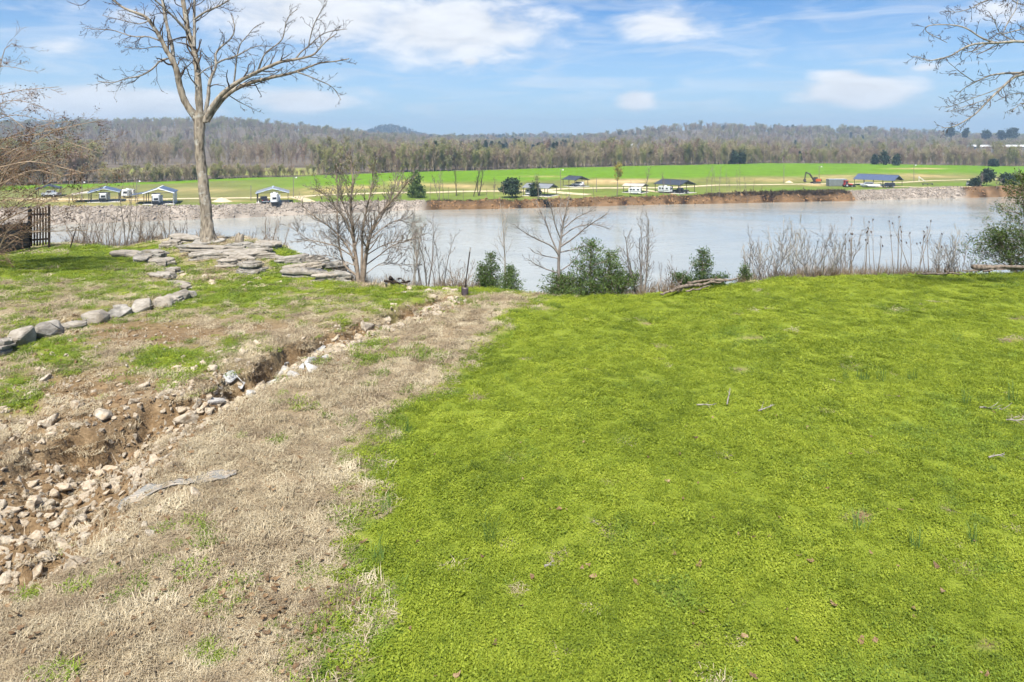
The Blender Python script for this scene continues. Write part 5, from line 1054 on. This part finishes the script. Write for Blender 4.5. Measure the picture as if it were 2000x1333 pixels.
m_steel = plain('galvanised_steel', (.32, .33, .34), .4, .7); m_post = plain('dark_post', (.05, .045, .04), .8); m_white2 = plain('white_gelcoat', (.60, .61, .61), .35, 0, .06, .5); m_black = plain('black_paint', (.02, .021, .025), .3, 0, .2, .5); m_glass = plain('dark_glass', (.025, .03, .038), .08, 0, .1, .6); m_tyre = plain('tyre_rubber', (.02, .02, .02), .9); m_conc = plain('concrete_pad', (.48, .46, .42), .9, 0, .12, .2); m_red = plain('red_paint', (.42, .03, .025), .4, 0, .15, .5); m_orange = plain('orange_paint', (.40, .09, .02), .5, 0, .15, .4); m_sand = plain('heaped_sand', (.52, .43, .29), .95, 0, .15, .1); m_silver = plain('silver_paint', (.45, .47, .50), .35, .3)
def shed(label, px, py, rz, W, L, eave, rise, roof, trim=None, sides=(), pad=True, leanto=None, ends=()):
    """open pole shelter, ridge along local Y; sides: -1 / +1 walls closed with siding"""
    p = GF(px, py); root = thing('open_shelter', label, 'shelter', p, R(rz)); root.scale = (.86, .86, .80); hw, hl = W/2, L/2; ov = .45
    for s in (-1, 1):
        t = .09; V = [(0, -hl-ov, eave+rise), (s*(hw+ov), -hl-ov, eave-rise*ov/hw), (s*(hw+ov), hl+ov, eave-rise*ov/hw), (0, hl+ov, eave+rise)]; V += [(x, y, z+t) for x, y, z in V]
        f = [(0, 1, 2, 3), (7, 6, 5, 4), (0, 4, 5, 1), (1, 5, 6, 2), (2, 6, 7, 3), (3, 7, 4, 0)]; rf = obj('roof_panel', np_mesh('roof_panel', V, [f], False), roof, root)
    box('ridge_cap', (-.22, .22, -hl-ov-.03, hl+ov+.03, eave+rise+.04, eave+rise+.16), trim or roof, root)
    for e in (-1, 1):                                          # gable trim and truss
        y = e*(hl+ov+.02); V = []
        for s in (-1, 1):
            b = bmesh.new(); L_ = math.hypot(hw+ov, rise*(hw+ov)/hw); bx(b, 0, L_, -.05, .05, -.30, 0); o = obj('fascia', b, trim or roof, root, (0, y, eave+rise+.02)); o.rotation_euler = (0, math.atan2(rise, hw), 0 if s > 0 else math.pi)
        box('tie_beam', (-hw, hw, e*hl-.08, e*hl+.08, eave-.28, eave-.08), m_post, root)
        if e in ends:
            V = [(-hw, e*hl, eave-.05), (hw, e*hl, eave-.05), (0, e*hl, eave+rise-.05), (-hw, e*hl+.1, eave-.05), (hw, e*hl+.1, eave-.05), (0, e*hl+.1, eave+rise-.05)]; obj('gable_wall', np_mesh('gable_wall', V, [[(0, 2, 1), (3, 4, 5)], [(0, 1, 4, 3), (1, 2, 5, 4), (2, 0, 3, 5)]], False), trim or roof, root)
    n = max(2, int(L/4)+1)
    for s in (-1, 1):
        for k in range(n): y = -hl+.15+k*(L-.3)/(n-1); box('post', (s*hw-.09, s*hw+.09, y-.09, y+.09, -.6, eave), m_post, root)
        box('eave_beam', (s*hw-.07, s*hw+.07, -hl, hl, eave-.22, eave), m_post, root)
        if s in sides: box('side_wall', (s*hw-.05, s*hw+.05, -hl, hl, .15, eave-.1), m_wmetal, root)
    if pad: box('slab', (-hw-.4, hw+.4, -hl-.8, hl+.5, -.5, .09), m_conc, root)
    if leanto:
        s, w, mm = leanto; V = [(s*hw, -hl, eave-.25), (s*(hw+w), -hl, eave-.95), (s*(hw+w), hl, eave-.95), (s*hw, hl, eave-.25)]; V += [(a, b_, c+.09) for a, b_, c in V]
        obj('lean_to_roof', np_mesh('lean_to_roof', V, [[(0, 1, 2, 3), (7, 6, 5, 4), (0, 4, 5, 1), (1, 5, 6, 2), (2, 6, 7, 3), (3, 7, 4, 0)]], False), mm, root)
        for y in (-hl+.15, hl-.15): box('post', (s*(hw+w)-.08, s*(hw+w)+.08, y-.08, y+.08, -.6, eave-.98), m_post, root)
    return root
def wheel(parent, x, y, r, w=.24):
    b = bmesh.new(); bmesh.ops.create_cone(b, cap_ends=True, segments=16, radius1=r, radius2=r, depth=w); bmesh.ops.rotate(b, matrix=Matrix.Rotation(math.pi/2, 3, 'Y'), verts=b.verts[:]); o = obj('wheel', b, m_tyre, parent, (x, y, r))
    b = bmesh.new(); bmesh.ops.create_cone(b, cap_ends=True, segments=12, radius1=r*.55, radius2=r*.5, depth=w+.03); bmesh.ops.rotate(b, matrix=Matrix.Rotation(math.pi/2, 3, 'Y'), verts=b.verts[:]); obj('rim', b, m_silver, o)
def profile(name, pts, w, m, parent, bev=.05):
    """side outline (y, z) extruded across x"""
    b = bmesh.new(); lo = [b.verts.new((-w/2, y, z)) for y, z in pts]; hi = [b.verts.new((w/2, y, z)) for y, z in pts]; b.faces.new(lo[::-1]); b.faces.new(hi); n = len(pts)
    for k in range(n): b.faces.new((lo[k], lo[(k+1) % n], hi[(k+1) % n], hi[k]))
    bmesh.ops.recalc_face_normals(b, faces=b.faces[:])
    if bev: bmesh.ops.bevel(b, geom=b.edges[:], offset=bev, segments=2, affect='EDGES', profile=.7)
    return obj(name, b, m, parent)
def camper(label, px, py, rz, L=8.5, H_=3.1, stripe=None, dark=False, dx=(0, 0)):
    p = GF(px, py)+np.array([dx[0], dx[1], .1]); root = thing('camper', label, 'camper', p, R(rz)); root.scale = (.86, .8, .84); W = 2.45; hl = L/2
    body = profile('body', [(-hl, .55), (hl, .55), (hl+.35, .95), (hl+.3, H_-.5), (hl-.3, H_), (-hl+.15, H_), (-hl, H_-.2)], W, m_white2, root, .08)
    for s in (-1, 1):
        for y in (-hl*.55, .2*hl, hl*.7): box('window', (s*W/2-.03, s*W/2+.025, y-.5, y+.5, 1.6, 2.25), m_glass, root, .02)
        box('stripe', (s*W/2-.03, s*W/2+.018, -hl+.3, hl-.1, 1.05, 1.3), stripe or m_grey2, root)
        for y in (-.55, .45): wheel(root, s*(W/2-.2), y, .38)
    box('rear_window', (-.62, .62, -hl-.03, -hl+.03, 1.5, 2.25), m_glass, root, .02); box('bumper', (-1.1, 1.1, -hl-.25, -hl-.02, .5, .66), m_black, root)
    box('slide_out', (W/2, W/2+.7, -.2, 2.6, .75, 2.75), m_white2, root, .04); box('air_conditioner', (-.4, .4, -.5, .5, H_-.02, H_+.3), m_white2, root, .05); box('ladder', (.75, 1.1, -hl-.09, -hl-.04, .8, H_), m_steel, root)
    if dark:
        box('rear_cap_lower', (-1.18, 1.18, -hl-.05, -hl+.02, .6, 1.35), m_black, root); box('rear_cap_edge', (-1.2, -1.0, -hl-.05, -hl+.02, 1.35, 2.9), m_black, root); box('rear_cap_edge', (1.0, 1.2, -hl-.05, -hl+.02, 1.35, 2.9), m_black, root)
    return root
def car(label, px, py, rz, kind, m, name='car', dx=(0, 0)):
    p = GF(px, py)+np.array([dx[0], dx[1], .1]); root = thing(name, label, kind, p, R(rz)); W = 1.9
    if kind == 'pickup':
        profile('body', [(-2.8, .55), (2.8, .55), (2.85, .95), (2.6, 1.15), (1.3, 1.2), (-2.8, 1.2)], W, m, root); profile('cab', [(-.9, 1.15), (1.35, 1.15), (.75, 1.85), (-.75, 1.88)], W-.16, m, root)
        profile('windows', [(-.78, 1.22), (1.12, 1.22), (.66, 1.75), (-.66, 1.77)], W-.12, m_glass, root, 0); ys = (-1.75, 1.75)
    else:
        profile('body', [(-2.3, .5), (2.35, .5), (2.4, .9), (2.15, 1.1), (1.2, 1.15), (-2.3, 1.15)], W, m, root); profile('cab', [(-2.28, 1.1), (1.25, 1.1), (.55, 1.78), (-2.0, 1.8)], W-.16, m, root)
        profile('windows', [(-2.12, 1.18), (1.05, 1.18), (.48, 1.69), (-1.9, 1.7)], W-.12, m_glass, root, 0); ys = (-1.4, 1.45)
    for s in (-1, 1):
        for y in ys: wheel(root, s*(W/2-.1), y, .38)
        L_ = 2.83 if kind == 'pickup' else 2.38; box('headlight', (s*.7-.18, s*.7+.18, L_-.06, L_+.02, .75, .92), m_white2, root); box('tail_light', (s*.78-.1, s*.78+.1, -L_-.0, -L_+.1, .8, 1.05), m_red, root)
    box('bumper', (-.9, .9, -(L_+.1), -(L_-.04), .5, .66), m_silver, root); return root
def light_pole(label, px, py, py_top, lamp=1, group='tall poles across the far bank'):
    p = GF(px, py); h = ztop(p[1], py_top)-p[2]; root = thing('light_pole', label, 'pole', p, R(rng.uniform(-40, 40)), group); tube_obj('pole', [(np.linspace((0, 0, -.5), (0, 0, h), 6), np.linspace(.13, .08, 6))], 8, m_grey, root)
    if lamp:
        tube_obj('arm', [(np.array([(0, 0, h-.3), (.4, 0, h-.1), (.9, 0, h-.05)]), np.full(3, .04))], 6, m_steel, root); b = bmesh.new(); bmesh.ops.create_cone(b, cap_ends=True, segments=12, radius1=.3, radius2=.16, depth=.3); obj('lamp_head', b, m_white2, root, (.9, 0, h-.2))
def camp():
    shed('open shelter with dark blue roof half hidden by the myrtle', 205, 393, 27, 8.5, 10, 3.7, 1.3, m_blue, m_lightroof, leanto=(-1, 5.5, m_tanroof))
    camper('camper with dark lower end under the shelter behind the myrtle', 204, 394, 29, 7, 3.0, None, True, (0, -.5))
    shed('small dark shelter at the far left behind the myrtle', 96, 383, 30, 7, 7, 3.2, 1.1, m_dark, pad=False); car('grey pickup by the small dark shelter at far left', 100, 384.5, 80, 'pickup', m_silver)
    camper('white camper parked in the open left of the white walled shelter', 249, 386, 12, 5.5, 2.9, m_grey2)
    shed('open shelter with white side wall and blue roof left of the tall tree', 314, 397, 20, 8.6, 10, 4.2, 1.6, m_blue, m_wmetal, sides=(1,), leanto=(-1, 4.0, m_blue))
    camper('white camper with black ends under the white walled shelter', 307, 399, 26, 8.5, 3.4, None, True, (0, -.5))
    shed('open shelter with pale blue gable right of the tall tree', 533, 395, 18, 10, 9, 4.0, 1.6, m_grey2, m_lightroof, leanto=None)
    camper('white camper backed under the pale blue gabled shelter', 537, 397, 19, 8.5, 3.5, m_grey2, False, (0, -.5)); car('black pickup beside the camper under the pale blue gabled shelter', 515, 397, 30, 'pickup', m_black)
    t_ = thing('picnic_table', 'low dark picnic table beside the pale blue gabled shelter', 'table', GF(557, 397), R(20)); box('table_top', (-.95, .95, -.4, .4, .70, .76), m_post, t_); box('bench_seat', (-.95, .95, .6, .85, .42, .47), m_post, t_); box('bench_seat', (-.95, .95, -.85, -.6, .42, .47), m_post, t_)
    for x in (-.65, .65): box('trestle', (x-.05, x+.05, -.8, .8, .36, .42), m_post, t_); box('leg', (x-.05, x+.05, -.45, -.35, 0, .7), m_post, t_); box('leg', (x-.05, x+.05, .35, .45, 0, .7), m_post, t_)
    shed('long grey roofed shelter beside the round evergreen', 1055, 382, 62, 8.5, 11, 3.6, 1.5, m_grey2, m_dark); camper('white camper under the long grey roofed shelter', 1042, 382.5, 60, 6.0, 2.8, m_grey2, False)
    shed('small charcoal roofed shelter standing back by the road', 1124, 364, 38, 8, 8, 3.4, 1.5, m_dark); car('white car under the small charcoal roofed shelter', 1129, 364.8, 60, 'car', m_white2)
    shed('low tan roofed shelter over a boxy white camper', 1241, 376, 60, 7.5, 8, 3.1, .9, m_tanroof, m_dark); camper('boxy white camper below the low tan roof', 1240, 379.5, 70, 5.0, 2.7, m_grey2, False, (0, -1))
    shed('large charcoal shelter with open gable above the clay bank', 1318, 376, 40, 10.6, 12.5, 3.9, 1.8, m_dark, m_dark, sides=()); camper('white camper at the left under the charcoal shelter', 1300, 377.5, 40, 6.0, 2.9, m_grey2); car('dark pickup at the right under the charcoal shelter', 1329, 378.2, 60, 'pickup', m_black)
    shed('large blue roofed shelter on the right above the rip-rap', 1715, 363, 40, 10.4, 17, 3.2, 2.3, m_blue, m_blue, pad=False, ends=(1,)); car('black car parked under the large blue roof', 1735, 367, 100, 'car', m_black)
    b0 = GF(1704, 366.5); r_ = thing('boat', 'white motor boat on a trailer under the large blue roof', 'boat', b0+np.array([0, 0, .05]), R(78)); profile('hull', [(-2.6, .6), (-2.4, .45), (1.6, .45), (3.0, 1.15), (2.4, 1.25), (-2.6, 1.2)], 1.9, m_white2, r_); box('windscreen', (-.7, .7, .3, .4, 1.2, 1.65), m_glass, r_); box('outboard_motor', (-.25, .25, -3.0, -2.62, .5, 1.5), m_black, r_, .05); box('trailer', (-.5, .5, -2.2, 3.4, .3, .42), m_steel, r_)
    for s in (-1, 1): wheel(r_, s*.85, -.6, .3)
    car('silver car behind the boat under the large blue roof', 1693, 365.5, 70, 'car', m_silver)
    c_ = thing('storage_container', 'grey corrugated storage container beside the red machine', 'container', GF(1634, 364), R(4)); box('body', (-3.6, 3.6, -1.25, 1.25, .12, 2.75), metal('container_grey', (.16, .175, .17), True, 0, 5.0), c_, .02); box('roof', (-3.65, 3.65, -1.3, 1.3, 2.752, 2.82), m_lightroof, c_)
    for x in (-3.55, 3.55):
        for y in (-1.2, 1.2): box('corner_post', (x-.09, x+.09, y-.09, y+.09, 0, 2.78), m_grey2, c_)
    box('door_bar', (3.6, 3.66, -.3, -.24, .3, 2.6), m_steel, c_); box('door_bar', (3.6, 3.66, .24, .3, .3, 2.6), m_steel, c_)
    t_ = thing('tractor', 'red compact tractor with a front loader by the container', 'tractor', GF(1656, 366), R(-82)); profile('bonnet', [(-.2, .7), (1.7, .75), (1.75, 1.35), (-.2, 1.5)], .85, m_red, t_); profile('cab_frame', [(-1.5, .7), (-.2, .7), (-.25, 2.5), (-1.4, 2.5)], 1.25, m_red, t_); box('cab_glass', (-.66, .66, -1.3, -.35, 1.5, 2.3), m_glass, t_); box('canopy', (-.75, .75, -1.6, .0, 2.5, 2.62), m_red, t_)
    for s in (-1, 1): wheel(t_, s*.8, -.95, .72, .4); wheel(t_, s*.65, 1.3, .42, .28); b = bmesh.new(); bx(b, s*.55-.06, s*.55+.06, -.2, 2.5, -.07, .07); o = obj('loader_arm', b, m_post, t_, (0, 0, 1.15)); o.rotation_euler = (R(-14), 0, 0)
    profile('loader_bucket', [(2.2, .15), (3.0, .12), (2.9, .25), (2.4, .85), (2.2, .8)], 1.7, m_post, t_, 0)
    e_ = thing('excavator', 'black and orange excavator parked by the gravel road', 'excavator', GF(1593, 359), R(96))
    for s in (-1, 1): profile('track', [(-1.6, .15), (-1.3, 0), (1.3, 0), (1.6, .15), (1.65, .5), (1.3, .75), (-1.3, .75), (-1.65, .5)], .5, m_post, e_).location.x = s*1.0
    box('house', (-1.2, 1.2, -1.7, .6, .95, 2.0), m_orange, e_, .08); box('turntable', (-.7, .7, -.7, .7, .7, .95), m_post, e_); box('cab', (-1.15, -.25, -.3, 1.1, .98, 2.7), m_post, e_, .06); box('cab_glass', (-1.17, -.23, .0, .95, 1.7, 2.55), m_glass, e_); box('counterweight', (-1.2, 1.2, -2.1, -1.7, .95, 1.8), m_post, e_, .1)
    profile('boom', [(.5, 1.4), (2.3, 4.1), (4.2, 4.7), (4.3, 4.4), (2.7, 3.7), (1.0, 1.2)], .45, m_post, e_, .03); profile('stick', [(3.9, 4.9), (4.35, 4.85), (4.9, 1.9), (4.6, 1.85)], .36, m_post, e_, .03); profile('bucket', [(4.3, 1.9), (5.0, 2.0), (5.2, 1.2), (4.7, .55), (4.05, .9), (4.6, 1.2)], 1.0, m_post, e_, .02); tube_obj('boom_cylinder', [(np.array([(0, 1.0, 1.5), (0, 2.2, 3.4)]), np.array([.09, .06]))], 8, m_steel, e_); tube_obj('stick_cylinder', [(np.array([(0, 2.5, 4.3), (0, 4.0, 5.0)]), np.array([.09, .06]))], 8, m_steel, e_)
    for lab, px, py, top in [('light pole by the pale blue gabled shelter', 573, 386, 346), ('light pole rising above the parked excavator', 1600, 358, 325), ('bare pole left of the excavator on the green field', 1531, 359, 323), ('light pole between the long grey and charcoal shelters', 1095, 371, 331), ('light pole seen through the myrtle at far left', 160, 391, 355), ('light pole behind the white walled shelter', 267, 388, 353), ('tall pole right of the large blue shelter', 1785, 355, 322), ('thin pole beside the tall tree trunk', 490, 392, 362), ('low pole beside the gravel road at centre', 1165, 376, 348)]:
        light_pole(lab, px, py, top, 0 if ('bare' in lab or 'thin' in lab or 'low' in lab) else 1)
    for lab, px, py, w, h in [('pale heap of sand on the grass right of the tall trunk', 433, 394, 6.5, 1.3), ('low sand heap on the far green field', 1541, 357, 4, .9)]:
        V = []; rg = np.random.default_rng(int(px))
        for j in range(10):
            for i in range(20): a = i/20*6.283; rr = w/2*j/9; V.append((rr*math.cos(a), rr*math.sin(a)*.8, h*(1-(j/9)**1.1)*(1+rg.normal(0, .05))-.1))
        i = np.arange(9)[:, None]*20+np.arange(20)[None]; j_ = np.arange(9)[:, None]*20+(np.arange(20)[None]+1) % 20; o = obj('sand_heap', np_mesh('sand_heap', V, [np.stack([i, i+20, j_+20, j_], -1).reshape(-1, 4)]), m_sand, None, GF(px, py)); tag(o, lab, 'sand heap')
    o = thing('play_slide', 'small white slide standing on the lawn right of the blue shelter', 'slide', GF(1801, 355), R(70)); profile('chute', [(-1.2, .1), (-1.0, .1), (.9, 1.6), (1.2, 1.9), (.9, 1.95)], .6, m_white2, o, .03); box('ladder', (-.3, .3, 1.1, 1.25, 0, 2.3), m_white2, o, .02)
    o = thing('bench', 'long low dark bench on the lawn above the rip-rap', 'bench', GF(1812, 362), R(3)); box('seat', (-2.2, 2.2, -.25, .25, .42, .5), m_post, o)
    for x in (-1.9, 0, 1.9): box('leg', (x-.08, x+.08, -.2, .2, -.1, .42), m_post, o)
    box('backrest', (-2.2, 2.2, .2, .26, .62, .82), m_post, o)
    for x in (-1.9, 1.9): box('back_post', (x-.06, x+.06, .262, .32, .3, .85), m_post, o)
    o = thing('utility_cart', 'small grey machine on the lawn at the right above the bank', 'machine', GF(1893, 363), R(30)); box('body', (-.9, .9, -.6, .6, .4, 1.2), m_silver, o, .05); box('engine', (-.9, -.2, -.5, .5, 1.2, 1.9), m_black, o, .05)
    for s in (-1, 1): wheel(o, s*.8, -.4, .4); wheel(o, s*.8, .4, .4)
    # roofs of greenhouses far away in the woods
    for lab, px, Y, L, zt in [('distant low white roof glimpsed among the hill woods', 1215, 1080, 46, 281), ('long white greenhouse roof at the right edge of the woods', 1985, 830, 110, 283)]:
        p = at_y(px, zt+2, Y); z0 = float(Hfar(p[0], Y)); hh = p[2]-z0; o = thing('greenhouse', lab, 'greenhouse', (p[0], Y, z0)); box('wall', (-L/2, L/2, -8, 8, -1, hh-1.2), m_grey2, o)
        profile('roof', [(-9, hh-1.2), (9, hh-1.2), (4, hh+1.0), (-4, hh+1.0)], L+2, m_white2, o, 0)
camp()
def ramp():
    x0 = float(GF(1822, 368)[0]); n = 14; x = np.linspace(x0, x0+11, n); y = Yshore(x)+np.linspace(7.5, -.6, n); z = np.linspace(float(np.interp(x0, _t[:, 0], _t[:, 1]))+.25, WATER_Z-.1, n); V = np.concatenate([np.stack([x-1.6, y, z], 1), np.stack([x+1.6, y+1.2, z], 1)]); o = obj('boat_ramp', np_mesh('boat_ramp', V, [grid_faces(n, 2)]), gravel); tag(o, kind='structure'); md = o.modifiers.new('t', 'SOLIDIFY'); md.thickness = .6
ramp()
# ------------------------------------------------------------------ single trees of the far bank
def far_tree(label, px, py, top, w, seed, m=None, stems=1, buds=None, name='far_tree', r=.16, nk=(0, 14, 5, 3), low=.3, group=None, maxl=2, kl=.3):
    p = GF(px, py); h = ztop(p[1], top)-p[2]; return shrub(name, label, p, h, w/px_m(p)*.5, stems, r, m or m_bark2, seed, nk, maxl, group, 'tree', .08, .12, low, kl, .035, buds=buds)
m_bark2 = plain('far_bark', (.17, .14, .115), .9, 0, .3, .1); m_bark3 = plain('far_dark_bark', (.07, .055, .045), .9, 0, .3, .1)
m_ybud = leafy('yellow_buds', [(.2, (.28, .24, .05)), (.5, (.36, .31, .07)), (.8, (.42, .36, .10))], .3, .3)
def far_trees():
    far_tree('yellow budding slender tree on the far bank', 1205, 386, 325, 20, 601, buds=(260, 4, .38, .35, m_ybud), r=.17, low=.5)
    far_tree('slim leafless tree in front of the tan roofed shelter', 1262, 384, 330, 20, 602, low=.35)
    far_tree('dark leafless tree nearest the charcoal shelter', 1296, 382, 340, 14, 603)
    far_tree('dark trunked tree pair member left of the round evergreen', 925, 384, 334, 20, 604, m_bark3, r=.26); far_tree('dark forked tree just left of the round evergreen', 935, 383, 330, 22, 605, m_bark3, 2, r=.24); far_tree('single dark trunked tree behind the pointed far cedar', 891, 383, 330, 20, 606, m_bark3, r=.3)
    far_tree('hazy leafless tree right of the pointed far cedar', 858, 392, 330, 40, 607, None, 2, r=.12); far_tree('thin leafless tree before the round evergreen', 965, 393, 350, 18, 608, r=.1)
    far_tree('leafless tree standing before the long grey shelter', 1052, 388, 345, 26, 609, None, 2, buds=(120, 3, .3, .3, m_bud), r=.1)
    g = 'leafless saplings in rows on the far bank'
    for k, (px, top) in enumerate([(1381, 328), (1390, 324), (1398, 330), (1404, 326), (1420, 335), (1424, 345), (1440, 332), (1446, 326), (1460, 345), (1470, 350), (1310, 350), (1328, 345), (1488, 362), (1112, 352), (1140, 350), (1160, 362), (1230, 352), (840, 355), (866, 350), (876, 366), (905, 370), (950, 368), (985, 352), (1018, 360)]):
        far_tree('slender leafless sapling along the top of the opposite bank', px, (384.5 if px > 1000 else 391)-.006*max(px-1200, 0), top, 9, 620+k, r=.09, low=.35, group=g, nk=(0, 9, 3), kl=.2)
    for k, (px, top, w) in enumerate([(1915, 338, 34), (1945, 345, 20), (1975, 340, 26), (1990, 330, 20)]):
        far_tree(['hazy leafless tree left of the far right bush', 'low leafless tree between the bushes at far right', 'leafless tree above the clay bank at far right', 'tall leafless tree at the right border of the far bank'][k], px, 366, top, w, 660+k, None, 2, r=.1)
    def ced(label, px, py, top, w, seed, n=420, taper=.7, size=.75, bare=.06, mm=None):
        p = GF(px, py); r_ = cedar('evergreen', label, p, ztop(p[1], top)-p[2], w/px_m(p), seed, n, ((0, 0, 1),), mm or m_ever, taper, 0, 5, size, bare); r_['category'] = 'evergreen'
    ced('pointed dark evergreen on the far bank near the bushy tree', 812, 387, 336, 28, 701, 420, .65, mm=m_cedar); ced('round dark evergreen left of the long grey shelter', 1000, 387, 356, 34, 702, 900, .28, .7, .28); ced('small pointed evergreen before the long grey shelter', 1044, 384, 360, 18, 703, 300)
    ced('round evergreen bush on the far right bank', 1927, 363, 335, 24, 704, 500, .3, .7, .3); ced('dark evergreen bush on the bank at far right', 1972, 368, 345, 30, 705, 500, .5); ced('low bush beside the grey machine at far right', 1905, 364.5, 355, 16, 706, 250, .4)
    for k, (lab, px, Y, top, w) in enumerate([('shortest of three dark evergreens at the field edge', 1709, 520, 305, 8), ('tallest of three dark evergreens at the field edge', 1728, 521, 297, 13), ('right one of three dark evergreens at the field edge', 1750, 519, 304, 9), ('left one of the dark evergreen pair at the wood edge', 1433, 500, 296, 14), ('right one of the dark evergreen pair at the wood edge', 1449, 500, 300, 14), ('round dark evergreen at the right end of the field', 1941, 490, 315, 12)]):
        x = (px-1000)/F*(Y*CP+18*SP); Y = min(Y, float(Yfield(x))-1); b = np.array([x, Y, float(Hfar(x, Y))]); x = (px-1000)/F*(Y*CP-(b[2]-CAMZ)*SP); b = np.array([x, Y, float(Hfar(x, Y))])
        r_ = cedar('evergreen', lab, b, ztop(Y, top)-b[2], w/px_m(b)*1.3, 720+k, 360, ((0, 0, 1),), m_ever, .5, 0, 5, 1.0, .1); r_['category'] = 'evergreen'
    for k, (px, top) in enumerate([(1855, 250), (1881, 252), (1925, 257), (1956, 258), (1972, 254), (1985, 252)]):
        Y = 1150.; x = (px-1000)/F*(Y*CP); z = float(Hfar(x, Y)); b = np.array([x, Y, z])
        r_ = cedar('skyline_pine', 'dark pine rising above the wooded skyline on the right', b, ztop(Y, top)-z, 15 if px != 1881 else 9, 740+k, 260, ((0, 0, 1),), m_ever, .35, 0, 6, 2.4, .62); r_['category'] = 'pine'; r_['group'] = 'pines on the right skyline'
far_trees()
# ------------------------------------------------------------------ the air
def haze():
    x0, x1, y0, y1, z0, z1 = -3700, 3700, -120, 4500, -24, 125
    V = [(x, y, z) for z in (z0, z1) for y in (y0, y1) for x in (x0, x1)]
    me = np_mesh('haze', V, [[(0, 2, 3, 1), (4, 5, 7, 6), (0, 1, 5, 4), (2, 6, 7, 3), (0, 4, 6, 2), (1, 3, 7, 5)]], False)
    m = bpy.data.materials.new('haze_air'); m.use_nodes = True; t = m.node_tree; t.nodes.clear(); out = N(t, 'ShaderNodeOutputMaterial'); v = N(t, 'ShaderNodeVolumePrincipled')
    v.inputs['Color'].default_value = (.56, .77, 1.0, 1); v.inputs['Density'].default_value = HAZE; v.inputs['Anisotropy'].default_value = .2; t.links.new(v.outputs[0], out.inputs['Volume'])
    tag(obj('haze', me, m), kind='stuff')
HAZE = .00028
haze()
